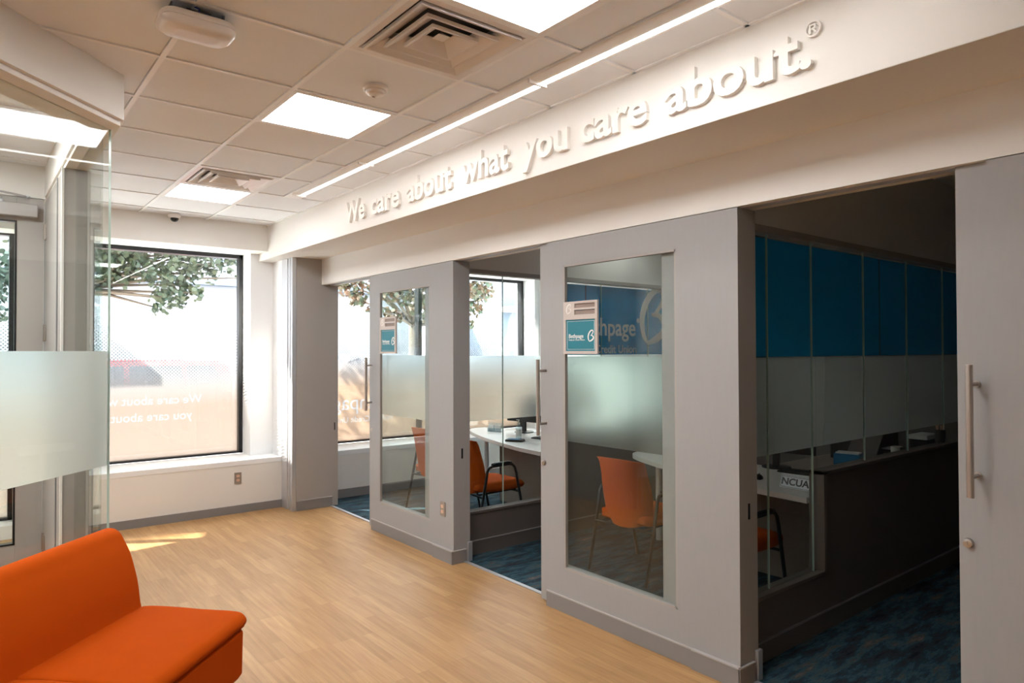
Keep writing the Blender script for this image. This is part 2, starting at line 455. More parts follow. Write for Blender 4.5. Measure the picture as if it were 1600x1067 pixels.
mb.box(2.158, 2.17, YB, 5.87, ZC-.001, ZC+.012); mb.box(2.29, 2.302, YB, 5.87, ZC-.001, ZC+.012); mb.box(2.16, 2.30, 5.665, 5.872, ZC, ZC+.012)
mb.box(2.515, 2.535, YB, YW+.25, ZC-.001, ZC+.012)
struct(mb.build('trim_2', 'grid'))
struct(MB().box(XL, 3.2, YB, 8.1, ZC+.22, ZC+.30).build('ceiling_deck', 'void'))
struct(MB().box(3.0, XO+.1, YB, 8.1, 2.97, 3.1).build('ceiling_offices', 'tile'))
# slot cover over the strip light
struct(MB().box(2.165, 2.295, YB, YW+.25, ZC+.06, ZC+.07).build('trim_3', 'grid'))

# ---- office side beam and header
struct(MB().box(XB, 3.2, YB, 8.0, ZB, 3.12).build('wall_beam', 'cream', bevel=.003))
mb = MB().box(D, D+.045, YB, 7.04, ZH, ZB).box(D+.1, DK, YB, 7.04, ZH, ZB).box(D+.04, D+.11, YB, 7.04, ZH+.03, ZB)
struct(mb.build('wall_header', 'cream'))
struct(MB().box(D+.043, D+.049, YB, 7.04, ZH-.002, ZH+.012).box(D+.096, D+.102, YB, 7.04, ZH-.002, ZH+.012).build('trim_4', 'alu'))
struct(MB().box(DK-.06, DK, YB, 7.4, ZB, 3.1).build('wall_above_offices', 'cream'))

# ---- column at the far end and its aluminium edge
struct(MB().box(2.735, DK+.03, 7.04, 7.344, .0, ZB).build('wall_column', 'grey', bevel=.002))
struct(MB().box(2.69, DK, 7.344, 8.0, .0, ZB).build('wall_pilaster', 'white'))
struct(MB().box(2.690, 2.735, 7.045, 7.095, 0, ZB).box(2.69, 2.735, 7.115, 7.13, 0, ZB).box(2.69, 2.735, 7.19, 7.344, 0, ZB).box(2.70, 2.735, 7.09, 7.2, 0, ZB).build('trim_5', 'alu', bevel=.003))
mb = MB().box(2.735, 3.13, 7.028, 7.04, .0, .10)
struct(mb.build('baseboard_column', 'base'))
struct(MB().box(2.735, 3.13, 7.024, 7.04, .10, .108).build('trim_6', 'basecap'))
struct(MB().box(3.155, 3.165, 7.036, 7.041, .82, .90).build('trim_7', 'dark'))

# ---- exterior wall: bulkhead, knee wall, recessed wall with window openings
W0 = (-1.55, .37, .12, 2.80); W1 = (.97, 2.445, .545, 2.755); W2 = (3.36, 6.53, .545, 2.72)
mb = MB()
def wallpiece(x0, x1, z0, z1): mb.box(x0, x1, YR, 8.05, z0, z1)
wallpiece(XL, W0[0], 0, 3.1); wallpiece(W0[0], W0[1], 0, W0[2]); wallpiece(W0[0], W0[1], W0[3], 3.1)
wallpiece(W0[1], W1[0], 0, 3.1); wallpiece(W1[0], W1[1], 0, .49); wallpiece(W1[0], W1[1], W1[3], 3.1)
wallpiece(W1[1], W2[0], 0, 3.1); wallpiece(W2[0], W2[1], 0, .49); wallpiece(W2[0], W2[1], W2[3], 3.1); wallpiece(W2[1], XO+.2, 0, 3.1)
struct(mb.build('wall_back', 'white'))
struct(MB().box(.62, 2.69, YW, YR, 0, .535).build('wall_knee', 'cream'))
struct(MB().box(DK, XO, YW, YR, 0, .535).build('wall_knee_office', 'cream'))
struct(MB().box(W1[0], 2.69, YW-.004, 7.9, .49, .541).box(.62, W1[0], YW-.004, YR, .53, .541).build('trim_8', 'white', bevel=.002))
struct(MB().box(DK, XO, YW-.004, 7.9, .49, .541).build('trim_9', 'white', bevel=.002))
struct(MB().box(XL, XB, YW, YR, 2.743, 3.1).build('wall_bulkhead', 'cream'))
struct(MB().box(DK, XO, YW, YR, 2.743, 3.1).build('wall_bulkhead_office', 'cream'))
struct(MB().box(.6, 2.69, YW-.012, YW, 0, .082).build('baseboard_back', 'base'))
struct(MB().box(DK, XO, YW-.012, YW, 0, .10).build('baseboard_office', 'base'))

def window(name, w, y, filmm, mulls=()):
    x0, x1, z0, z1 = w
    e = sempty(name, ((x0+x1)/2, y, z0))
    lx, lz = (x0+x1)/2, z0
    def B(mb_, *a): return mb_.box(a[0]-lx, a[1]-lx, a[2]-y, a[3]-y, a[4]-lz, a[5]-lz)
    f = MB(); t = .042
    B(f, x0, x1, y-.05, y+.05, z0, z0+t*.55); B(f, x0, x1, y-.05, y+.05, z1-t, z1)
    B(f, x0, x0+t, y-.05, y+.05, z0, z1); B(f, x1-t, x1, y-.05, y+.05, z0, z1)
    for m_ in mulls: B(f, m_-.028, m_+.028, y-.05, y+.05, z0, z1)
    f.build('window_frame', 'dark', e, bevel=.003)
    g = MB(); B(g, x0+t, x1-t, y+.004, y+.010, z0+t*.5, z1-t); g.build('window_pane', 'winglass', e)
    return e
w0 = window('window_1', W0, YG, 'film1', (-.6,))
w1 = window('window_2', W1, YG, 'film1')
w2 = window('window_3', W2, YG, 'film2', (4.745,))
def window_film(e, w, filmm, items, logos=()):
    """film sheet with the lettering cut out of it, the letters filled with clear white film"""
    t = .042; x0, x1, z0, z1 = w[0]+t, w[1]-t, w[2]+t*.5, 2.03
    T = MB()
    for s_, size, x, z, off in items: place_text(T, s_, size, (x, 0, z), -EX, EZ, EY*0, offset=off)
    bm = bmesh.new(); vs = [bm.verts.new((p[0], p[2], 0)) for p in T.v]
    for f in T.f: bm.faces.new([vs[i] for i in f])
    bmesh.ops.remove_doubles(bm, verts=bm.verts, dist=2e-5)
    inv = Matrix.Translation([-c for c in e.location]); y = YG+.012
    def fin(b_, name, m_):
        me = bpy.data.meshes.new(name)
        for v_ in b_.verts: v_.co = (v_.co.x, y, v_.co.y)
        b_.to_mesh(me); b_.free(); me.materials.append(M[m_])
        o = bpy.data.objects.new(name, me); C.objects.link(o); o.parent = e; o.matrix_parent_inverse = inv
    edges = [ed for ed in bm.edges if len(ed.link_faces) == 1]
    b2 = bmesh.new(); mp = {}
    def g(v_):
        if v_ not in mp: mp[v_] = b2.verts.new(v_.co)
        return mp[v_]
    for ed in edges: b2.edges.new((g(ed.verts[0]), g(ed.verts[1])))
    c = [b2.verts.new(p) for p in ((x0, z0, 0), (x1, z0, 0), (x1, z1, 0), (x0, z1, 0))]
    for k in range(4): b2.edges.new((c[k], c[(k+1) % 4]))
    bmesh.ops.triangle_fill(b2, use_beauty=True, use_dissolve=False, edges=b2.edges[:], normal=(0, 0, 1))
    if len(b2.faces) < 2:
        print('FILM FILL FAILED', e.name)
    fin(b2, 'window_film', filmm)
    if items: fin(bm, 'film_lettering', 'filmtext')
    else: bm.free()
window_film(w0, W0, 'film1', [])
window_film(w1, W1, 'film1', [('We care about what', .125, 2.03, 1.125, 0), ('you care about.', .125, 1.93, .955, 0)])
window_film(w2, W2, 'film2', [('Bethpage', .26, 4.36, .95, 0), ('Federal Credit Union', .10, 4.36, .79, 0)])

# ---- side, rear and partition walls
struct(MB().box(XO, XO+.12, 4.64, 8.05, 0, 3.1).build('wall_right', 'white'))
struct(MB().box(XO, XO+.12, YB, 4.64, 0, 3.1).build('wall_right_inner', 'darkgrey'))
struct(MB().box(XL-.12, XL, YB, 8.05, 0, 3.1).build('wall_left', 'white'))
struct(MB().box(XL-.12, XO+.12, YB-.12, YB, 0, 3.1).build('wall_front', 'white'))
struct(MB().box(D, DK, YB, -.9, 0, ZH).build('wall_office_front', 'linen'))
struct(MB().box(DK, XO, -1.05, -.93, 0, 3.0).build('wall_office_south', 'grey'))

# ---- fixed glazed wall panels + sliding leaves
def panel(idx, y0, y1, gy0, gy1, side, ly0, ly1, lgy0, lgy1, hy):
    """fixed front panel y0..y1 with opening gy0..gy1; the leaf slides behind it"""
    GZ0, GZ1 = .275, 2.222
    p = MB()
    def fr(mb_, xa, xb, a, b, ga, gb, z0, z1, gz0, gz1):
        mb_.box(xa, xb, a, ga, z0, z1); mb_.box(xa, xb, gb, b, z0, z1)
        mb_.box(xa, xb, ga, gb, z0, gz0); mb_.box(xa, xb, ga, gb, gz1, z1)
    fr(p, D, D+.014, y0, y1, gy0, gy1, 0, ZH-.004, GZ0, GZ1)
    pan = sempty('wall_panel', (D, (y0+y1)/2, 0)); inv = Matrix.Translation((-D, -(y0+y1)/2, 0))
    def add(o): o.parent = pan; o.matrix_parent_inverse = inv; return o
    add(p.build('panel_board', 'linen'))
    if side > 0: add(MB().box(D+.0145, DK, y0, y0+.075, 0, ZH-.004).build('end_post', 'linen'))
    b = MB(); t = .012
    b.box(D+.001, D+.024, gy0, gy0+t, GZ0, GZ1).box(D+.001, D+.024, gy1-t, gy1, GZ0, GZ1).box(D+.001, D+.024, gy0, gy1, GZ0, GZ0+t).box(D+.001, D+.024, gy0, gy1, GZ1-t, GZ1)
    add(b.build('glazing_bead', 'grey'))
    add(MB().box(D+.010, D+.015, gy0+t*.5, gy1-t*.5, GZ0+t*.5, GZ1-t*.5).build('glass_pane', 'glass'))
    # baseboard
    bb = MB().box(D-.011, D, y0-.001, y1, 0, .096)
    if side > 0: bb.box(D-.022, D, y0-.01, y0+.28, 0, .098).box(D-.022, D+.115, y0-.012, y0, 0, .098)
    add(bb.build('base_trim', 'base', bevel=.002))
    bc = MB().box(D-.013, D, y0-.001, y1, .096, .104)
    if side > 0: bc.box(D-.025, D, y0-.012, y0+.28, .098, .106).box(D-.025, D+.115, y0-.014, y0, .098, .106)
    add(bc.build('base_cap', 'basecap', bevel=.002))
    if side > 0:
        add(MB().box(D+.075, D+.09, y0-.002, y0+.01, .82, .90).build('latch_hole', 'dark'))
        add(MB().box(DK-.03, DK+.012, y0-.018, y0, 0, .155).build('floor_guide', 'alu', bevel=.003))
    # leaf
    XA, XC = D+.030, D+.068
    dr = sempty('door_%d' % idx, (XA, (ly0+ly1)/2, 0)); dinv = Matrix.Translation((-XA, -(ly0+ly1)/2, 0))
    def dadd(o): o.parent = dr; o.matrix_parent_inverse = dinv; return o
    l = MB(); fr(l, XA, XC, ly0, ly1, lgy0, lgy1, .012, ZH+.012, GZ0+.01, GZ1-.005)
    dadd(l.build('door_leaf', 'linen', bevel=.002))
    g = MB().box(XA+.014, XA+.020, lgy0, lgy1, GZ0+.01, GZ1-.005); dadd(g.build('glass_pane', 'glass'))
    dadd(MB().add([(XA+.022, lgy0, 1.085), (XA+.022, lgy1, 1.085), (XA+.022, lgy1, 1.636), (XA+.022, lgy0, 1.636)], [(0, 1, 2, 3)]).build('frosted_band', 'frost'))
    hz0, hz1 = 1.115, 1.615; hx = D-.055
    h = MB().tube([(hx, hy, hz0), (hx, hy, hz1)], .0125, 16)
    ho = dadd(h.build('door_handle', 'steel', bevel=.001)); 
    for z in (1.19, 1.54):
        q = MB().tube([(hx, hy, z), (XA, hy, z)], .0085, 12).lathe([(.013, -.006), (.013, 0)], (XA, hy, z), 14, 'x')
        qo = q.build('handle_post', 'steel'); qo.parent = ho
    lk = MB().lathe([(.008, -.016), (.0165, -.014), (.019, -.002), (.019, 0)], (XA, hy+.035, .925), 20, 'x')
    lk.box(XA-.019, XA-.015, hy+.033, hy+.037, .917, .933)
    dadd(lk.build('lock_cylinder', 'steel', smooth=False))
panel(1, 4.502, 5.875, 4.85, 5.73, 1, 4.60, 5.985, 4.975, 5.80, 5.89)
panel(2, 1.959, 3.395, 2.34, 3.232, 1, 2.05, 3.492, 2.462, 3.30, 3.42)
panel(3, -.90, .893, -.35, .62, 0, -.55, 1.007, -.30, .70, .94)

# ---- glazed partitions between the offices
def partition(name, Y, xs_joint, xhalf, blue_x0, joints_blue, zg0=.355, labelled=None):
    th = .07
    e = sempty(name, (DK, Y, 0)); inv = Matrix.Translation((-DK, -Y, 0))
    def add(o): o.parent = e; o.matrix_parent_inverse = inv; return o
    b = MB().box(DK, xhalf, Y, Y+th, 0, zg0-.02).box(xhalf, XO, Y, Y+th, 0, .925)
    add(b.build('lower_wall', 'darkgrey'))
    c = MB().box(DK, xhalf, Y-.012, Y+th+.012, zg0-.022, zg0).box(xhalf-.02, xhalf+.02, Y-.012, Y+th+.012, zg0-.022, .945).box(xhalf-.02, XO, Y-.012, Y+th+.012, .922, .945)
    add(c.build('wall_cap', 'darkgrey', bevel=.003))
    add(MB().box(DK, XO, Y-.01, Y, 0, .11).box(DK, XO, Y+th, Y+th+.01, 0, .11).build('base_trim', 'darkgrey'))
    add(MB().box(DK, XO, Y-.014, Y, .11, .118).build('base_cap', 'base'))
    add(MB().box(DK, XO, Y, Y+th, 2.335, 3.0).build('upper_bulkhead', 'cream'))
    add(MB().box(DK, XO, Y-.01, Y+th+.01, 2.315, 2.350).build('head_trim', 'grey'))
    js = [DK]+list(xs_joint)+[XO]
    for a, b_ in zip(js[:-1], js[1:]):
        z0 = zg0 if b_ <= xhalf+.2 else .945
        m = MB().box(a+.003, b_-.003, Y+.03, Y+.038, z0, 2.316)
        if a < xhalf < b_: m = MB().box(a+.003, xhalf-.02, Y+.03, Y+.038, zg0, 2.316).box(xhalf-.02, b_-.003, Y+.03, Y+.038, .945, 2.316)
        p = add(m.build('glass_pane', 'glass'))
    for a in xs_joint:
        z0 = zg0 if a < xhalf-.02 else .945
        add(MB().box(a-.003, a+.003, Y+.029, Y+.039, z0, 2.316).build('glass_joint', 'glassedge'))
    add(MB().add([(DK, Y+.039, 1.09), (XO, Y+.039, 1.09), (XO, Y+.039, 1.632), (DK, Y+.039, 1.632)], [(0, 1, 2, 3)]).build('frosted_band', 'frost'))
    jb = [blue_x0]+list(joints_blue)+[XO]
    for a, b_ in zip(jb[:-1], jb[1:]):
        add(MB().add([(a+.006, Y+.058, 1.635), (b_-.006, Y+.058, 1.635), (b_-.006, Y+.058, 2.30), (a+.006, Y+.058, 2.30)], [(0, 1, 2, 3)]).build('blue_panel', 'blue'))
    for a in joints_blue:
        add(MB().box(a-.007, a+.007, Y+.059, Y+.064, 1.635, 2.30).build('panel_seam', 'dark'))
    return e, add
p12, add12 = partition('wall_partition_1', 4.61, (3.615, 4.145, 4.825, 5.514, 6.2), 4.16, 4.16, (4.642, 5.9))
p23, add23 = partition('wall_partition_2', 2.05, (3.482, 3.967, 4.645, 5.323, 5.996), 4.035, DK+.01, (3.374, 4.944))

# unseen lamp added to the middle office to brighten the wall sign
e = thing('office_fill_light', 'added square fill light over the middle office, hidden above the door head', 'ceiling light', (4.95, 4.20, 2.97))
MB().box(-.30, .30, -.30, .30, -.006, .0).build('frame', 'grid', e); MB().box(-.28, .28, -.28, .28, -.012, -.006).build('diffuser', 'officefill', e)
# sign letters on partition 1
sgn = thing('wall_sign', 'large white institution name and logo on the blue glass wall behind the closed panel', 'sign', (4.2, 4.60, 1.6))
mb = MB(); yy = 4.636
w = place_text(mb, 'Bethpage', .245, (5.315, yy, 1.822), EX, EZ, -EY, extrude=.0015, offset=.003, sx=.92, align='r')
place_text(mb, '®', .06, (5.335, yy, 1.955), EX, EZ, -EY, extrude=.0015)
mb.map(lambda x, y, z: (x-4.2, y-4.60, z-1.6)); mb.build('name_lettering', 'signwhite', sgn)
xr = 5.325
for wd in ('Union', 'Credit', 'Federal'):
    mb = MB(); ww_ = place_text(mb, wd, .115, (xr, yy, 1.65), EX, EZ, -EY, extrude=.0015, offset=.001, sx=.97, align='r'); xr -= ww_+.034
    mb.map(lambda x, y, z: (x-4.2, y-4.60, z-1.6)); mb.build('subtitle_word', 'signwhite', sgn)
mb = MB(); ribbon(mb, LOGO, .105, lambda u, v, d: (5.40+u*.56-4.2, yy-d-4.60, 1.72+v*.58-1.6), .003)
ribbon(mb, LOGO2, .105, lambda u, v, d: (5.40+u*.56-4.2, yy-d-4.60, 1.72+v*.58-1.6), .003)
mb.build('logo_mark', 'signwhite', sgn)

# ------------------------------------------------------------------ vestibule on the left (45 degree glass wall)
S2 = math.sqrt(.5)
U = Vector((S2, S2, 0)); V = Vector((S2, -S2, 0))
# beam faces: y-x = 3.1745 near face ; glass y-x = 3.33
def diag(mb, ua, ub, va, vb, z0, z1): return mb.obox(U*ua+V*va+EZ*z0, U*(ub-ua), V*(vb-va), EZ*(z1-z0))
def P3_(u_, v_): p = U*u_+V*v_; return (p.x, p.y)
vf = -3.1745*S2; vg = -3.33*S2
uc = (.605+3.7795)*S2          # outer corner of the beam
mb = MB()
# corner prism: near diagonal face up to the corner, then running along +y
poly = [(.605, 3.7795), (.605, 6.12), (.455, 6.12), (.455, 3.99), (-3.4, .135), (-3.4, -.2255)]
mb.prism(poly, lambda x, y: (x, y, 2.80), lambda x, y: (x, y, 3.10))
struct(mb.build('wall_vestibule_beam', 'cream', bevel=.002))
poly2 = [(.592, 3.7985), (.592, 6.1), (.468, 6.1), (.468, 3.985), (-3.4, .117), (-3.4, -.19)]
mb = MB().prism(poly2, lambda x, y: (x, y, 2.775), lambda x, y: (x, y, 2.80)); struct(mb.build('trim_10', 'cream'))
# glass: diagonal pane(s)
gl = sempty('wall_glass_vestibule', (0, 3.33, 0)); ginv = Matrix.Translation((0, -3.33, 0))
def gadd(o): o.parent = gl; o.matrix_parent_inverse = ginv; return o
uend = (.562+3.892)*S2
for a, b in ((uend-1.25, uend), (uend-2.52, uend-1.256), (uend-3.8, uend-2.526)):
    mb = MB(); diag(mb, a, b, vg-.006, vg+.006, .01, 2.775); gadd(mb.build('glass_pane', 'glass'))
    mb = MB(); q0, q1 = P3_(a, vg-.008), P3_(b, vg-.008)
    mb.add([(*q0, 1.112), (*q1, 1.112), (*q1, 1.676), (*q0, 1.676)], [(0, 1, 2, 3)]); gadd(mb.build('frosted_band', 'frost'))
mb = MB(); diag(mb, uend-.0005, uend+.001, vg-.006, vg+.006, .01, 2.775); gadd(mb.build('glass_edge', 'glassedge'))
mb = MB(); diag(mb, uend-3.8, uend, vg-.02, vg+.02, 0, .02); gadd(mb.build('floor_channel', 'alu'))
mb = MB().box(.524, .534, 3.90, 4.86, .01, 2.775); gadd(mb.build('glass_pane', 'glass'))
# pillar block and jambs
mb = MB().box(.462, .60, 4.86, 6.14, 0, 2.775); struct(mb.build('wall_vestibule_pillar', 'grey', bevel=.003))
struct(MB().box(.452, .464, 4.853, 4.885, 0, 2.775).build('trim_11', 'signwhite'))
struct(MB().box(.455, .461, 5.16, 5.20, 0, 2.775).build('trim_12', 'base'))
struct(MB().box(XL, .46, 6.00, 6.12, 2.785, 3.1).box(-1.35, -.52, 6.0, 6.12, 0, 2.785).build('wall_vestibule_back', 'cream'))
# entrance door leaf in plane y=6
dr = sempty('door_4', (.45, 6.0, 0)); dinv = Matrix.Translation((-.45, -6.0, 0))
def dadd(o): o.parent = dr; o.matrix_parent_inverse = dinv; return o
mb = MB().box(-.50, -.33, 6.0, 6.045, .01, 2.78).box(.292, .450, 6.0, 6.045, .01, 2.78).box(-.33, .292, 6.0, 6.045, .01, .31).box(-.33, .292, 6.0, 6.045, 2.61, 2.78)
dadd(mb.build('door_leaf', 'grey', bevel=.002))
mb = MB()
for a in ((-.33, -.318, .31, 2.61), (.280, .292, .31, 2.61), (-.33, .292, .31, .322), (-.33, .292, 2.598, 2.61)): mb.box(a[0], a[1], 5.997, 6.048, a[2], a[3])
dadd(mb.build('glazing_gasket', 'dark'))
dadd(MB().box(-.318, .280, 6.018, 6.026, .322, 2.598).build('glass_pane', 'glass'))
for z in (.31, 1.06, 1.81, 2.54):
    mb = MB().box(.448, .458, 5.955, 5.999, z-.055, z+.055).box(.455, .4615, 5.90, 5.955, z-.055, z+.055)
    mb.tube([(.455, 5.985, z-.06), (.455, 5.985, z+.06)], .008, 10)
    for dz in (-.035, 0, .035): mb.lathe([(.004, -.0015), (.004, 0)], (.455, 5.925, z+dz), 8, 'x')
    dadd(mb.build('hinge', 'steel'))
clo = thing('door_closer', 'light grey door closer with folding arm above the glazed entrance door', 'door closer', (.2, 5.96, 2.68))
MB().box(-.22, .21, -.028, .036, -.045, .045).build('body', 'basecap', clo, bevel=.006)
MB().tube([(.0, -.0, .045), (.0, 0, .07), (.0, -.0, .075)], .012, 10).tube([(0, 0, .07), (-.06, -.22, .085), (.14, .0, .10)], .008, 8).tube([(.14, 0, .10), (.16, .04, .105)], .012, 8).build('arm', 'alu', clo)

# ------------------------------------------------------------------ ceiling things
def ceil_light(i, j, label, proto=[None]):
    x0, x1, y0, y1 = cell(i, j); c = ((x0+x1)/2, (y0+y1)/2, ZC)
    if proto[0] is None:
        e = thing('ceiling_light', label, 'ceiling light', c, 0, 'square lit panels in the ceiling grid')
        h = .293
        f = MB()
        for a in ((-h, h, -h, -h+.022), (-h, h, h-.022, h), (-h, -h+.022, -h, h), (h-.022, h, -h, h)): f.box(*a, -.003, .012)
        f.box(-h, h, -h, h, .012, .06)
        f.build('frame', 'grid', e)
        MB().box(-.272, .272, -.272, .272, .002, .010).build('diffuser', 'lightpanel', e)
        proto[0] = e; return e
    return dup(proto[0], c, label=label)
ceil_light(0, -2, 'largest square lit ceiling panel at the top edge beside the near air vent')
ceil_light(0, 1, 'middle square lit ceiling panel beyond the smoke detector')
ceil_light(0, 5, 'farthest square lit ceiling panel touching the far air vent')
for k, (i, j) in enumerate(LIGHTS[3:]):
    ceil_light(i, j, ['square lit ceiling panel by the left lobby wall', 'unseen square fill light added inside the entrance vestibule, away from the pillar', 'unseen square fill light added inside the entrance vestibule, nearer the pillar', 'unseen square fill light added in the vestibule close to the angled glass', 'unseen square fill light added in the vestibule by the outer left', 'unseen square fill light added on the sofa side of the lobby'][k])
def vent(i, j, label, proto=[None]):
    x0, x1, y0, y1 = cell(i, j); c = ((x0+x1)/2, (y0+y1)/2, ZC)
    if proto[0]: return dup(proto[0], c, label=label)
    e = thing('ceiling_vent', label, 'air vent', c, 0, 'square stepped air diffusers')
    def ring(ro, zo, ri, zi, t=.004):
        m = MB()
        def sq(r, z): return [(-r, -r, z), (r, -r, z), (r, r, z), (-r, r, z)]
        a, b, c2, d2 = sq(ro, zo), sq(ri, zi), sq(ri, zi+t), sq(ro, zo+t)
        m.grid([a, b, c2, d2, a], closed=True); return m
    f = ring(.296, -.001, .262, -.001); f.add([(-.262, -.262, 0), (.262, -.262, 0), (.262, .262, 0), (-.262, .262, 0), (-.23, -.23, .10), (.23, -.23, .10), (.23, .23, .10), (-.23, .23, .10)],
        [(0, 1, 5, 4), (1, 2, 6, 5), (2, 3, 7, 6), (3, 0, 4, 7)])
    f.build('frame', 'diffuser', e)
    MB().box(-.25, .25, -.25, .25, .10, .12).build('duct', 'void', e)
    for ro, ri in ((.240, .168), (.172, .105), (.108, .048)):
        lv = ring(ro, -.010, ri, .034, .004); q_ = ring(ro+.010, -.010, ro, -.0085, .003); lv.add(q_.v, q_.f); q_ = ring(ro+.010, -.010, ro+.008, .004, .002); lv.add(q_.v, q_.f)
        lv.build('louvre', 'diffuser', e)
    m = MB(); r = .03; m.add([(-r, -r, .02), (r, -r, .02), (r, r, .02), (-r, r, .02), (0, 0, .045)], [(0, 1, 2, 3), (0, 1, 4), (1, 2, 4), (2, 3, 4), (3, 0, 4)]); m.build('centre_cone', 'diffuser', e)
    proto[0] = e; return e
vent(0, -1, 'near stepped square air vent beside the largest lit panel')
vent(0, 4, 'far stepped square air vent adjoining the farthest lit panel')

# linear wall-wash fixtures
def strip(y0, y1, label):
    c = (2.23, (y0+y1)/2, ZC); L = (y1-y0)/2-.006
    e = thing('linear_light', label, 'linear light', c, 0, 'end to end linear lights along the beam')
    m = MB()
    prof = [(-.068, .05), (-.068, -.003), (-.062, -.006), (-.006, -.014), (-.004, -.010), (-.004, .05)]
    m.prism(prof, lambda x, z: (x, -L, z), lambda x, z: (x, L, z)); m.build('reflector', 'signwhite', e)
    m = MB().prism([(-.003, .05), (-.003, -.012), (.032, -.012), (.046, -.004), (.046, .05)], lambda x, z: (x, -L, z), lambda x, z: (x, L, z)); m.build('housing', 'grid', e)
    m = MB().box(.000, .029, -L+.01, L-.01, -.017, -.011); m.build('diffuser', 'strip', e)
    for a in (-L-.006, L): MB().box(-.068, .048, a-.002, a+.006, -.024, .05).build('end_cap', 'diffuser', e)
strip(4.425, 5.66, 'far short segment of the linear light beside the text beam')
strip(2.565, 4.425, 'middle long segment of the linear light beside the text beam')
strip(.73, 2.565, 'near long segment of the linear light running out of the top edge')

# smoke detector
e = thing('smoke_detector', 'small round smoke detector on a ceiling tile between vent and middle light', 'smoke detector', (1.632, 3.145, ZC+.004))
MB().lathe([(.062, 0), (.064, -.012), (.058, -.022), (.052, -.024)], n=36).build('base', 'offwhite', e, smooth=False, bevel=.001)
MB().lathe([(.050, -.024), (.046, -.036), (.034, -.042), (.012, -.044)], n=36).build('cover', 'offwhite', e, bevel=.001)
MB().box(-.006, .006, .02, .026, -.046, -.040).build('indicator', 'slot', e)
# dome camera
e = thing('security_camera', 'small white dome security camera near the window wall', 'camera', (1.60, 7.262, ZC+.0))
MB().lathe([(.058, 0), (.060, -.018), (.050, -.034), (.040, -.038)], n=32).build('housing', 'signwhite', e, bevel=.001)
MB().lathe([(.038, -.038), (.036, -.052), (.026, -.066), (.012, -.073), (.002, -.074)], n=32).build('dome', 'screen', e, smooth=True)
# rounded ceiling unit with loose bracket and blue wire
e = thing('ceiling_sensor', 'rounded white ceiling unit hanging from an open bracket with a blue wire', 'sensor', (.712, 2.885, ZC))
prof = []
def rrect(a, b, r, z, n=8):
    out = []
    for cx, cy, s in ((a-r, b-r, 0), (-a+r, b-r, 1), (-a+r, -b+r, 2), (a-r, -b+r, 3)):
        for k in range(n+1):
            t = (s+k/n)*PI/2; out.append((cx+r*math.cos(t), cy+r*math.sin(t), z))
    return out
m = MB(); rows = [rrect(.128, .078, .045, -.034), rrect(.136, .086, .052, -.042), rrect(.140, .090, .056, -.058), rrect(.136, .086, .052, -.080), rrect(.118, .070, .045, -.094), rrect(.08, .035, .03, -.097)]
m.grid(rows, closed=True); m.add(rows[0], [tuple(range(len(rows[0])))]); m.add(rows[-1], [tuple(range(len(rows[-1])))])
m.build('cover', 'offwhite', e, smooth=True)
m = MB(); rr = [rrect(.134, .084, .05, -.060), rrect(.142, .092, .056, -.062), rrect(.134, .084, .05, -.066)]; m.grid(rr, closed=True); m.build('seam_ring', 'offwhite', e)
m = MB().box(-.085, .10, -.065, .07, -.034, -.028).box(-.10, -.094, -.04, .07, -.034, 0).box(.09, .096, -.04, .07, -.034, 0).box(-.04, .05, -.02, .04, -.028, 0); m.build('bracket', 'void', e)
m = MB().tube([(-.02, -.045, 0), (-.005, -.062, -.012), (-.002, -.052, -.024), (.004, -.064, -.034)], .0028, 6); m.build('wire', 'wireblue', e)

# ------------------------------------------------------------------ raised letters on the beam
BASEZ = 2.757
WORDS = [('We', 5.39, 5.035), ('care', 4.93, 4.475), ('about', 4.36, 3.775), ('what', 3.665, 3.17), ('you', 3.045, 2.66), ('care', 2.572, 2.115), ('about.', 2.010, 1.311)]
ordn = ['first', 'second', 'third', 'fourth', 'fifth', 'sixth']
wname = ['opening word We', 'first word care', 'first word about', 'word what', 'word you', 'second word care', 'closing word about']
SZ = .238; OFF = .006; EXT = .011
bar = text_w('|', SZ, OFF)
for wi, (wd, ya, yb) in enumerate(WORDS):
    w0_, w1_ = text_w(wd, SZ, OFF); sc = (ya-yb)/(w1_-w0_)
    for ci, ch in enumerate(wd):
        pre = text_w(wd[:ci]+'|', SZ, OFF)[1]-bar[1] if ci else 0
        v, f = text_mesh(ch, SZ, EXT, OFF)
        y_ = ya-(pre-w0_)*sc
        if ch == '.': lab = 'white raised full stop ending the sentence on the beam'
        else: lab = 'white raised letter %s, %s letter of the %s on the beam' % (ch, ordn[ci], wname[wi])
        m = MB().add([(-(p[2]+EXT), -p[0]*sc, p[1]) for p in v], f)
        o = m.build('sign_letter', 'letter'); o.location = (XB-.0, y_, BASEZ)
        tag(o, lab, 'letter', 'raised letters on the beam')
v, f = text_mesh('®', .085, EXT*.6, .001)
m = MB().add([(-(p[2]+EXT*.6), -p[0], p[1]) for p in v], f); o = m.build('sign_symbol', 'letter'); o.location = (XB, 1.340, 2.868)
tag(o, 'small raised registered mark after the full stop on the beam', 'symbol')

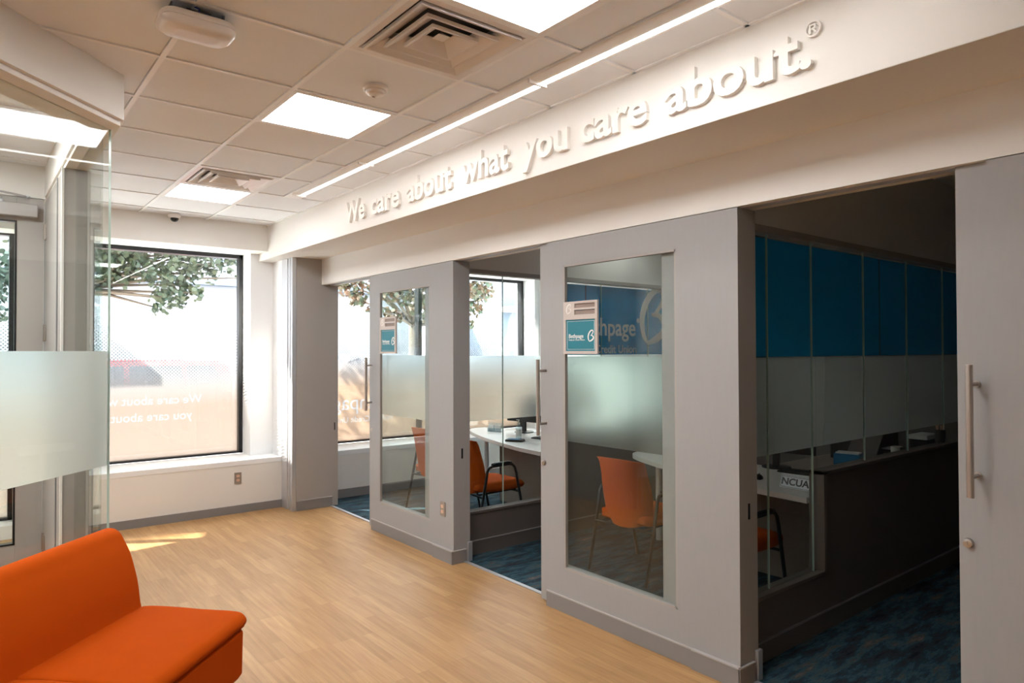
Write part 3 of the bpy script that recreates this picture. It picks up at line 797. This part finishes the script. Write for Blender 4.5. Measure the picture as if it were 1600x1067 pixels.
# ------------------------------------------------------------------ placards on the closed glass panels
def placard(y, label):
    e = thing('door_placard', label, 'sign', (D-.001, y, 1.652), 0, 'framed placards on the glass panels')
    # local: viewer reads along -y
    W_, H_ = .30, .33
    m = MB(); yy0, yy1 = -W_/2, W_/2
    for a_ in ((yy0, yy0+.02, 0, H_), (yy1-.02, yy1, 0, H_), (yy0+.02, yy1-.02, 0, .018), (yy0+.02, yy1-.02, .216, .246), (yy1-.10, yy1-.02, .246, H_),
               (yy0+.02, yy1-.10, .276, .288), (yy0+.02, yy1-.10, .316, H_)):
        m.box(-.014, 0, *a_)
    m.build('frame', 'placard', e)
    for z_ in (.246, .288): MB().box(-.005, -.001, yy0+.02, yy1-.10, z_, z_+.028).build('name_slot', 'slot', e)
    MB().box(-.008, -.001, yy0+.02, yy1-.02, .018, H_*.655).build('insert', 'teal', e)
    ins = MB()
    for a in ((yy0+.03, yy1-.03, .028, .0295), (yy0+.03, yy1-.03, H_*.655-.012, H_*.655-.0105), (yy0+.03, yy0+.0315, .028, H_*.655-.011), (yy1-.0315, yy1-.03, .028, H_*.655-.011)):
        ins.box(-.0088, -.0078, *a)
    place_text(ins, 'Bethpage', .036, (-.0085, yy1-.045, .10), -EY, EZ, -EX, extrude=.0004, offset=.0004)
    place_text(ins, 'Federal Credit Union', .0165, (-.0085, yy1-.045, .083), -EY, EZ, -EX, extrude=.0004)
    logo(ins, .07, lambda u, v, d: (-.0082-d, yy0+.085-u, .075+v), .001)
    ins.build('insert_lettering', 'signwhite', e)
    lg = MB(); logo(lg, .062, lambda u, v, d: (-.0142-d, yy1-.028-u, H_*.76+v), .001); lg.build('logo_mark', 'signwhite', e)
placard(3.066, 'framed teal placard on the glass panel nearest the camera')
placard(5.545, 'framed teal placard on the far glass panel near the column')

# outlets
def outlet(loc, rz, label, kind='duplex'):
    e = thing('wall_outlet', label, 'outlet', loc, rz)
    MB().box(-.036, .036, -.006, 0, -.058, .058).build('cover_plate', 'deskbody', e, bevel=.002)
    for z in (-.021, .021):
        m = MB().prism(rrect(.017, .014, .008, 0, 4), lambda x, y, z_: (x, -.009, y+z), lambda x, y, z_: (x, -.005, y+z)); m.build('socket', 'pen', e)
outlet((2.232, YW-.001, .362), 0, 'bronze electrical outlet low on the wall under the lobby window')
outlet((D-.001, 4.652, .408), -PI/2, 'bronze electrical outlet low on the grey panel by the middle opening')
for x, l in ((4.50, 'grey outlet under the office window, left of the pair'), (4.92, 'grey outlet under the office window, right of the pair')):
    outlet((x, YW-.001, .36), 0, l)

# ------------------------------------------------------------------ sofa
def P3(u, v, z): p = U*u+V*v; return (p.x, p.y, z)
sofa = thing('sofa', 'bright orange upholstered two seat sofa against the angled glass wall', 'sofa', P3(2.36, -1.97, 0), 0)
so = sofa.location
def sl(p): return (p[0]-so.x, p[1]-so.y, p[2]-so.z)
u1 = 3.10; u0 = 3.10-1.48; um = 3.10-.74
def loft(prof, ua, ub, rnd=.02, n=3):
    """profile (v,z) lofted along u with rounded ends"""
    m = MB(); cx = sum(p[0] for p in prof)/len(prof); cz = sum(p[1] for p in prof)/len(prof)
    st = []
    for k in range(n+1):
        a = PI/2*k/n; st.append((ua+rnd*(1-math.sin(a)), rnd*(1-math.cos(a))))
    st = st[::-1]; st = [(ua+rnd*(1-math.sin(PI/2*k/n)), rnd*(1-math.cos(PI/2*k/n))) for k in range(n, -1, -1)]
    left = [(ua+rnd-rnd*math.sin(PI/2*(1-k/n))*1, rnd*(1-math.cos(PI/2*(1-k/n)))) for k in range(n+1)]
    right = [(ub-(x-ua), s) for x, s in left][::-1]
    rows = []
    for uu, ins in left+right:
        row = []
        for v, z in prof:
            dx, dz = v-cx, z-cz; L = math.hypot(dx, dz) or 1
            row.append(sl(P3(uu, v-dx/L*ins, z-dz/L*ins)))
        rows.append(row)
    m.grid(rows, closed=True); m.add(rows[0], [tuple(range(len(prof)))[::-1]]); m.add(rows[-1], [tuple(range(len(prof)))])
    return m
def smoothprof(p, n=5):
    q = list(p); N_ = len(q); out = []
    for i in range(N_):
        p0, p1, p2, p3 = q[i-1], q[i], q[(i+1) % N_], q[(i+2) % N_]
        for k in range(n):
            t = k/n
            out.append(tuple(.5*((2*p1[c])+(-p0[c]+p2[c])*t+(2*p0[c]-5*p1[c]+4*p2[c]-p3[c])*t*t+(-p0[c]+3*p1[c]-3*p2[c]+p3[c])*t**3) for c in (0, 1)))
    return out
back = smoothprof([(-2.125, .36), (-2.140, .46), (-2.155, .58), (-2.190, .70), (-2.225, .765), (-2.252, .806), (-2.285, .822), (-2.322, .818), (-2.335, .79), (-2.335, .60), (-2.335, .36), (-2.23, .352)], 4)
loft(back, u0, u1, .018).build('backrest', 'orange', sofa, smooth=True)
seat = smoothprof([(-2.13, .452), (-1.95, .456), (-1.75, .450), (-1.645, .444), (-1.612, .430), (-1.600, .405), (-1.612, .385), (-1.645, .379), (-1.95, .379), (-2.13, .379), (-2.14, .42)], 4)
for a, b in ((um+.002, u1), (u0, um-.002)):
    loft(seat, a, b, .022).build('seat_cushion', 'orange', sofa, smooth=True)
basep = [(-2.33, .37), (-1.632, .37), (-1.618, .355), (-1.622, .16), (-1.64, .135), (-1.70, .10), (-2.33, .10)]
loft(basep, u0+.005, u1-.006, .015).build('base', 'orange', sofa, bevel=.008)
for uu in (u0+.12, u1-.12):
    for vv in (-2.25, -1.78):
        MB().box(-.025, .025, -.025, .025, 0, .105).map(lambda x, y, z: sl(P3(uu+x, vv+y, z))).build('leg', 'blackmetal', sofa)

# ------------------------------------------------------------------ office chairs
def make_chair(label):
    e = thing('office_armchair', label, 'chair', (0, 0, 0), 0, 'orange armchairs at the office desks')
    # backrest: curved shell leaning back, slightly winged top
    rows_f, rows_b = [], []
    for i in range(11):
        t = i/10; z = .385+t*.49
        hw = .205+.03*math.sin(PI*min(1, t*1.1))+.022*max(0, t-.75)/.25
        if t < .12: hw -= .05*(1-t/.12)
        xx = -.205-.02*t-.075*t*t-(.012 if t > .9 else 0)
        rf, rb = [], []
        for k in range(13):
            s = -1+2*k/12
            edge = .85 if abs(s) > .99 else 1
            cx = .045*s*s
            th = .052*(1-.75*s**6)*(1-.5*(t > .95))
            zz = z + (.018*(1-s*s) if t < .1 else 0)*-1 + (-.012*s*s if t > .95 else 0)
            rf.append((xx+cx+.0, hw*s, zz)); rb.append((xx+cx-th, hw*s, zz))
        rows_f.append(rf+rb[::-1])
    m = MB(); m.grid(rows_f, closed=True); m.add(rows_f[0], [tuple(range(26))]); m.add(rows_f[-1], [tuple(range(26))[::-1]])
    m.build('backrest', 'orangechair', e, smooth=True, bevel=0)
    rows = []
    for x, zt, zb, hw in ((-.235, .455, .41, .20), (-.22, .475, .395, .225), (-.05, .482, .388, .245), (.15, .482, .39, .25), (.245, .472, .398, .245), (.275, .450, .41, .235), (.282, .432, .425, .22)):
        row = []
        for k in range(9):
            s = -1+k/4; row.append((x, hw*s, zt-.012*s**4))
        for k in range(9):
            s = 1-k/4; row.append((x, hw*s, zb+.006*s**4))
        rows.append(row)
    m = MB(); m.grid(rows, closed=True); m.add(rows[0], [tuple(range(18))]); m.add(rows[-1], [tuple(range(18))[::-1]])
    m.build('seat', 'orangechair', e, smooth=True)
    for s in (-1, 1):
        y = .275*s
        path = [(-.315, y, .0), (-.255, y, .25), (-.200, y, .50), (-.185, y, .585), (-.165, y, .618), (-.125, y, .63), (.06, y, .636), (.10, y, .628), (.13, y, .60), (.15, y, .54), (.20, y, .30), (.265, y, 0)]
        MB().tube(path, .0125, 10).build('side_frame', 'blackmetal', e, smooth=True)
        MB().tube([(-.13, y, .642), (-.10, y, .646), (.05, y, .650), (.085, y, .643)], .017, 10).build('armrest', 'black', e, smooth=True)
    m = MB().tube([(-.235, -.275, .36), (-.22, 0, .37), (-.235, .275, .36)], .010, 8).tube([(.185, -.275, .37), (.185, .275, .37)], .010, 8)
    for s in (-1, 1): m.tube([(-.23, .2*s, .375), (.20, .2*s, .385)], .010, 8)
    m.build('seat_support', 'blackmetal', e, smooth=True)
    return e
ch = make_chair('orange armchair in the middle opening, seen through the partition glass'); ch.location = (3.85, 5.21, .002); 
dup(ch, (4.01, 6.155, .002), 0, 'orange armchair beside the office window, seen through the far glass panel')
dup(ch, (4.07, 3.48, .002), .03, 'orange armchair behind the near glass panel, seen from its back')
dup(ch, (3.97, 2.67, .002), 0, 'orange armchair in the dark opening under the desk with the name plate')

# ------------------------------------------------------------------ desks
def desk(y0, mirror, label, top='desktop'):
    e = thing('desk', label, 'desk', (4.2, y0, 0))
    pts = [(-.05, .03), (-.02, .35), (.03, .60), (.115, .95), (.25, 1.40), (.45, 1.87), (.60, 2.02), (.78, 2.02), (.86, 1.85), (.86, .03)]
    sp = bez([(a, b, 0) for a, b in pts[:8]], 5); pl = [(a, b) for a, b, _ in sp]+pts[8:]
    m = MB().prism(pl, lambda x, y: (x, y, .705), lambda x, y: (x, y, .742)); m.build('desktop', top, e, bevel=.002)
    MB().box(.862, 2.2, .03, .85, .705, .742).build('return_top', 'deskbody', e, bevel=.002)
    MB().box(.50, .52, .04, 1.35, .002, .705).build('modesty_panel', 'deskbody', e)
    MB().box(.50, .80, 1.33, 1.35, .002, .705).build('end_panel', 'deskbody', e)
    MB().box(2.14, 2.16, .04, .8, .002, .705).build('end_panel', 'deskbody', e)
    MB().tube([(.62, 1.75, .002), (.62, 1.75, .705)], .03, 16).build('leg', 'alu', e)
    return e
desk(4.745, 0, 'pale curved desk in the bright window office')
desk(2.19, 0, 'pale curved desk in the dark near office')

def monitor(loc, rz, label, w=.52, h=.31):
    e = thing('monitor', label, 'monitor', loc, rz)
    MB().lathe([(.11, 0), (.11, .010), (.03, .016)], n=24).build('stand_base', 'black', e)
    MB().box(-.012, .012, -.025, .025, .012, .22).build('stand_neck', 'black', e)
    b = MB().box(-.02, .012, -w/2, w/2, .12, .12+h).build('casing', 'black', e, bevel=.004)
    MB().box(.0125, .0135, -w/2+.01, w/2-.01, .135, .12+h-.01).build('screen', 'screen', e)
DZ = .7425
monitor((5.02, 6.05, DZ), .15, 'black monitor on the bright office desk, seen from behind', .50, .30)
monitor((5.05, 2.95, DZ), .2, 'black monitor on the dark office desk, seen from behind', .6, .33)
def kb(loc, rz, label):
    e = thing('keyboard', label, 'keyboard', loc, rz)
    MB().box(-.07, .07, -.22, .22, 0, .014).build('body', 'black', e, bevel=.003)
    m = MB()
    for i in range(5):
        for j in range(15): m.box(-.06+i*.024, -.04+i*.024, -.21+j*.028, -.187+j*.028, .014, .019)
    m.build('keys', 'blackmetal', e)
kb((4.80, 5.35, DZ), .1, 'black keyboard on the bright office desk')
kb((4.95, 2.62, DZ), .1, 'black keyboard on the dark office desk')
def mouse(loc, rz, label):
    e = thing('computer_mouse', label, 'computer mouse', loc, rz)
    rows = []
    for x, h, w in ((-.05, .006, .012), (-.042, .022, .026), (-.015, .036, .031), (.015, .034, .030), (.04, .020, .026), (.05, .006, .014)):
        rows.append([(x, w*math.cos(a), max(0, h*math.sin(a))) for a in [PI*k/8 for k in range(9)]])
    m = MB(); m.grid(rows); m.add([r_[0] for r_ in rows]+[r_[-1] for r_ in rows][::-1], [tuple(range(12))]); m.build('shell', 'black', e, smooth=True)
    MB().lathe([(.006, -.003), (.006, .003)], (.025, 0, .031), 10, 'y').build('scroll_wheel', 'blackmetal', e)
mouse((4.50, 2.77, DZ), .3, 'black computer mouse at the left edge of the dark office desk')
mouse((4.62, 2.60, DZ), -.3, 'black computer mouse behind the name plate on the dark desk')
# hand sanitizer and its tray
e = thing('payment_terminal', 'low dark blue card pad on the bright desk in front of the bottle', 'card pad', (4.44, 5.50, DZ), .5)
MB().prism(rrect(.055, .10, .025, 0, 5), lambda x, y, z: (x, y, 0), lambda x, y, z: (x*.92, y*.94, .022+.06*max(0, x)*1)).build('body', 'black', e, bevel=.003)
MB().prism(rrect(.035, .06, .01, 0, 4), lambda x, y, z: (x-.005, y, .020), lambda x, y, z: (x-.005, y, .0255)).build('screen', 'folderblue', e)
e = thing('sanitizer_bottle', 'clear pump bottle of hand sanitizer on the bright desk', 'bottle', (4.62, 5.66, DZ))
MB().lathe([(.030, 0), (.032, .004), (.032, .115), (.026, .130), (.013, .138), (.013, .15)], n=24).build('bottle_body', 'clear', e, smooth=True)
MB().lathe([(.0325, .03), (.0325, .10)], n=24).build('label_wrap', 'paper', e)
MB().lathe([(.015, .148), (.015, .168), (.006, .170), (.006, .19), (.010, .192), (.010, .20)], n=16).box(-.004, .004, .0, .035, .192, .199).build('pump', 'offwhite', e)
# business card holder
e = thing('card_holder', 'clear acrylic brochure holder on the far end of the bright desk', 'card holder', (4.80, 6.32, DZ), .35)
MB().box(-.02, .03, -.09, .09, 0, .004).box(.012, .016, -.09, .09, 0, .10).box(-.02, -.017, -.09, .09, 0, .04).build('holder', 'clear', e)
for k, yy_ in enumerate((-.045, .045)):
    MB().box(-.012, .010, yy_-.038, yy_+.038, .005, .072).build('card_stack', 'paper', e)

# name plate on dark desk
e = thing('desk_sign', 'tilted silver NCUA name plate on the edge of the dark desk', 'sign', (4.345, 2.405, DZ), math.radians(-4))
sn = math.sin(math.radians(18)); cs = math.cos(math.radians(18))
def tl(x, y, z): return (x*cs+z*sn, y, z*cs-x*sn)
MB().box(-.006, 0, -.113, .113, .0, .095).map(tl).build('plate', 'signmirror', e, bevel=.001)
m = MB()
for a in ((-.106, .106, .006, .008), (-.106, .106, .086, .088), (-.106, -.104, .006, .088), (.104, .106, .006, .088), (-.1, .1, .079, .0805), (-.1, .1, .075, .0765)): m.box(-.0072, -.0058, *a)
place_text(m, 'NCUA', .064, (-.0068, 0, .022), -EY, EZ, -EX, extrude=.0004, offset=.0016, align='c', sx=1.1); m.map(tl); m.build('lettering', 'black', e)
MB().box(.0, .05, -.08, .08, 0, .004).build('foot', 'clear', e)

# clutter on the dark desk
o = MB().box(-.11, .11, -.15, .15, 0, .018).build('ring_binder', 'paper', None, bevel=.002); o.location = (4.50, 3.02, DZ); o.rotation_euler = (0, 0, .3); tag(o, 'flat pale document stack at the back left of the dark desk', 'papers')
e = thing('file_box', 'bright blue card folder box on the dark desk', 'box', (5.22, 2.46, DZ), .2)
MB().box(-.06, .06, -.09, .09, 0, .15).build('body', 'folderblue', e); MB().box(-.045, .05, -.08, .08, .15, .16).build('papers', 'paper', e)
e = thing('tissue_box', 'small orange and white box beside the blue folder box', 'box', (5.00, 2.28, DZ), 0)
MB().box(-.05, .05, -.06, .06, 0, .10).build('body', 'orangecard', e); MB().box(-.052, .052, -.062, .062, .10, .125).build('lid', 'paper', e)
e = thing('desk_phone', 'black desk phone with a slanted handset on the dark desk', 'phone', (5.80, 2.36, DZ), .2)
MB().prism([(-.10, 0), (.10, 0), (.10, .05), (-.10, .11)], lambda x, z: (x, -.10, z), lambda x, z: (x, .10, z)).build('body', 'black', e, bevel=.004)
MB().tube([(-.09, -.07, .135), (-.03, -.07, .15), (.05, -.07, .13), (.10, -.07, .10)], [.022, .014, .014, .022], 10).build('handset', 'blackmetal', e, smooth=True)
MB().box(-.05, .0, -.0, .08, .08, .10).build('display', 'paper', e)
e = thing('document_stand', 'grey slanted document stand behind the half wall of the dark office', 'document stand', (5.48, 2.46, DZ+.001), 0)
MB().obox((-.14, -.11, .01), (.24, 0, .30), (0, .22, 0), (.010, 0, -.008)).build('board', 'darkgrey', e); MB().obox((.09, -.03, 0), (.01, 0, .28), (0, .06, 0), (.01, 0, 0)).build('prop', 'blackmetal', e)
e = thing('mug', 'white mug behind the half wall near the slanted stand', 'mug', (5.50, 2.24, DZ))
MB().lathe([(.026, 0), (.030, .01), (.031, .20), (.027, .20), (.025, .02)], n=24).build('cup', 'paper', e, smooth=False)
MB().tube([(.03, 0, .17), (.055, 0, .16), (.058, 0, .10), (.03, 0, .07)], .006, 8).build('handle', 'paper', e, smooth=True)
e = thing('printer', 'black box shaped printer at the dark end of the half wall', 'printer', (6.06, 2.72, DZ), 0)
MB().box(-.20, .20, -.20, .20, 0, .24).build('body', 'black', e, bevel=.01); MB().box(-.16, .12, -.28, -.19, .10, .115).build('paper_tray', 'blackmetal', e); MB().box(-.14, .10, -.27, -.19, .115, .122).build('paper', 'paper', e)
e = thing('paper_tray', 'stack of pale papers on a stand beside the pen cup', 'paper tray', (6.12, 2.27, DZ), 0)
MB().box(-.12, .12, -.06, .06, 0, .21).build('stand', 'blackmetal', e); MB().box(-.13, .13, -.07, .07, .21, .245).build('papers', 'paper', e, bevel=.002)
e = thing('pen_cup', 'dark cup full of pale pencils at the far end of the half wall', 'pen cup', (6.00, 2.11, .9455))
MB().lathe([(.032, 0), (.036, .004), (.038, .10), (.034, .10), (.031, .01)], n=20).build('cup', 'blackmetal', e)
for k in range(7):
    a = k*.9; MB().tube([(.012*math.cos(a), .012*math.sin(a), .012), (.030*math.cos(a), .030*math.sin(a), .128+.008*(k % 3))], .0035, 6).build('pencil', 'pen', e)

# ------------------------------------------------------------------ outside
struct(MB().prism([(-3.6, 8.05), (-.3, 8.05), (-.3, 9.15), (-1.62, 9.15), (-1.78, 8.77), (-3.6, 8.50)], lambda x, y: (x, y, 2.98), lambda x, y: (x, y, 3.08)).build('wall_added_sun_blocker', 'dark'))  # unseen slab added outside to trim the sun patch on the floor
struct(MB().box(-40, 50, 8.05, 12.0, -.1, -.04).build('floor_pavement', 'sidewalk'))
struct(MB().box(-40, 50, 12.0, 60, -.20, -.10).build('floor_street', 'asphalt'))
e = thing('street_building', 'long white building across the street beyond the lobby window', 'building', (4, 26, -.10))
MB().box(-26, 11.2, 0, 8, 0, 7.5).build('wall', 'stucco', e)
MB().box(-26.2, 11.4, -.4, .0, 4.15, 4.4).build('ledge', 'bluegrey', e); MB().box(-26.2, 11.4, -.3, 8, 7.5, 7.8).build('roof_edge', 'stucco', e)
for k in range(7):
    f = MB().box(-24+k*4.5, -22+k*4.5, -.06, .02, 5.0, 6.6).build('window', 'bluegrey', e)
e = thing('side_building', 'blue grey building with a white canopy beyond the office window', 'building', (16.5, 20, -.10))
MB().box(-.9, 9, 0, 5, 0, 6).build('wall', 'bluegrey', e); MB().box(-1.1, 9, -1.0, 0, 3.2, 3.4).build('canopy', 'stucco', e)
MB().box(-.4, .8, -.05, .02, 0, 2.6).build('door', 'stucco', e); MB().box(1.6, 6, -.05, .02, .8, 2.7).build('window', 'carglass', e)

def tree(loc, label, lm, blobs, trunk_top, leaf=.085, dens=170):
    e = thing('street_tree', label, 'tree', loc)
    x, y, z = loc
    m = MB()
    m.tube([(0, 0, 0), (.05, .02, trunk_top*.5), (0, 0, trunk_top)], [.14, .11, .08], 10)
    for bx, by, bz, r in blobs:
        p = Vector((bx-x, by-y, bz-z)); s = Vector((0, 0, trunk_top*.85)); mid = (s+p)/2+Vector((0, 0, .25*abs(p.z-s.z)))
        m.tube([s, mid, p], [.04, .022, .008], 6)
    m.build('trunk', 'bark', e, smooth=True)
    m = MB()
    for bx, by, bz, r in blobs:
        for k in range(int(dens*r*r/.09)):
            d = Vector((random.gauss(0, 1), random.gauss(0, 1), random.gauss(0, 1)*.75)); d = d.normalized()*r*random.random()**.45
            c = Vector((bx-x, by-y, bz-z))+d
            a = Vector((random.gauss(0, 1), random.gauss(0, 1), random.gauss(0, 1))).normalized(); b = a.cross(Vector((random.gauss(0, 1), random.gauss(0, 1), random.gauss(0, 1)))).normalized()
            L = leaf*random.uniform(.6, 1.2); w = L*.42
            m.add([c-a*L*.5, c-a*L*.1+b*w, c+a*L*.25+b*w*.8, c+a*L*.5, c+a*L*.25-b*w*.8, c-a*L*.1-b*w], [(0, 1, 2, 3, 4, 5)])
    m.build('foliage', lm, e)
    return e
def B(px_x, z, r, y=10.5): return (px_x, y+random.uniform(-.3, .3), z, r)
tree((1.0, 11.0, -.04), 'green street tree with a branch hanging into the top of the lobby window', 'leafgreen',
     [B(1.1, 3.1, .40), B(1.5, 2.95, .34), B(1.9, 3.05, .34), B(2.3, 3.05, .34), B(2.7, 3.05, .30), B(3.05, 2.98, .20), B(1.25, 2.75, .25), B(1.6, 2.68, .2), B(2.1, 2.72, .26),
      B(2.35, 2.62, .24), B(2.15, 2.42, .22), B(2.5, 2.5, .15), B(2.1, 2.28, .12), B(2.45, 2.42, .12), B(1.35, 3.0, .3), B(1.75, 2.85, .28), B(2.45, 2.85, .26), B(2.85, 2.85, .18), B(3.25, 2.78, .1), B(1.5, 3.5, .6), B(2.3, 3.6, .6), B(.8, 3.3, .6), B(3.2, 3.6, .5), B(.9, 2.6, .28), B(1.0, 2.3, .18), B(1.1, 4.2, .7), B(2.2, 4.4, .8)], 3.0)
tree((6.7, 11.4, -.04), 'rust and green street tree outside the office window', 'leafmix',
     [B(4.95, 2.75, .22), B(5.1, 2.5, .16), B(5.3, 2.35, .14), B(4.8, 2.95, .25), B(5.35, 2.75, .22), B(5.8, 2.75, .32), B(6.2, 2.6, .34), B(6.6, 2.75, .34), B(5.95, 2.3, .18), B(6.45, 2.25, .22),
      B(7.0, 2.7, .34), B(7.35, 2.75, .30), B(7.75, 2.85, .26), B(7.6, 2.45, .16), B(7.55, 2.2, .10), B(6.4, 3.4, .7), B(7.3, 3.5, .6), B(5.4, 3.4, .6)], 2.6, leaf=.10)
tree((-1.6, 12.6, -.10), 'dark green leafy tree beyond the entrance door glass', 'leafdark',
     [B(.35, 2.9, .5, 13.2), B(.1, 2.4, .45, 13), B(-.4, 2.7, .6, 13), B(-.6, 3.4, .7, 13), B(-1.3, 2.7, .7, 13), B(-.2, 1.9, .4, 13), B(-.9, 2.0, .5, 13)], 2.2, leaf=.10)

def suv(loc, rz, paint, label):
    e = thing('parked_car', label, 'car', loc, rz)
    body = [(-2.2, .35), (-2.25, .7), (-2.1, .95), (-1.0, 1.05), (2.1, 1.08), (2.25, .9), (2.28, .4), (2.0, .3), (-2.0, .3)]
    m = MB().prism(body, lambda x, z: (x, -.88, z), lambda x, z: (x, .88, z)); m.build('body', paint, e, bevel=.06, seg=3)
    cab = [(-1.05, 1.03), (-.45, 1.58), (-.2, 1.66), (1.75, 1.66), (2.0, 1.55), (2.15, 1.06)]
    m = MB().prism(cab, lambda x, z: (x, -.80+.14*(z-1.03), z), lambda x, z: (x, .80-.14*(z-1.03), z)); m.build('roof', paint, e, bevel=.05, seg=3)
    for s in (-1, 1):
        for a in (((-.82, 1.10), (-.38, 1.52), (.32, 1.54), (.32, 1.10)), ((.40, 1.10), (.40, 1.54), (1.2, 1.54), (1.25, 1.10)), ((1.33, 1.10), (1.28, 1.54), (1.75, 1.52), (1.92, 1.10))):
            m = MB().prism(a, lambda x, z: (x, s*(.805-.14*(z-1.03)), z), lambda x, z: (x, s*(.790-.14*(z-1.03)), z)); m.build('side_window', 'carglass', e)
        for x in (-1.4, 1.4):
            w_ = MB().lathe([(.20, -.11), (.34, -.10), (.36, -.06), (.36, .06), (.34, .10), (.20, .11)], (x, s*.80, .36), 28, 'y').build('wheel', 'tyre', e)
            MB().lathe([(.05, -.02), (.20, -.01), (.20, .01), (.05, .02)], (x, s*.91, .36), 20, 'y').build('hubcap', 'alu', w_)
    return e
suv((1.75, 13.6, -.10), 0, 'carred', 'dark red car parked in the street beyond the lobby window')
suv((6.6, 13.8, -.10), 0, 'carblack', 'black car parked beyond the column, right of the red one')
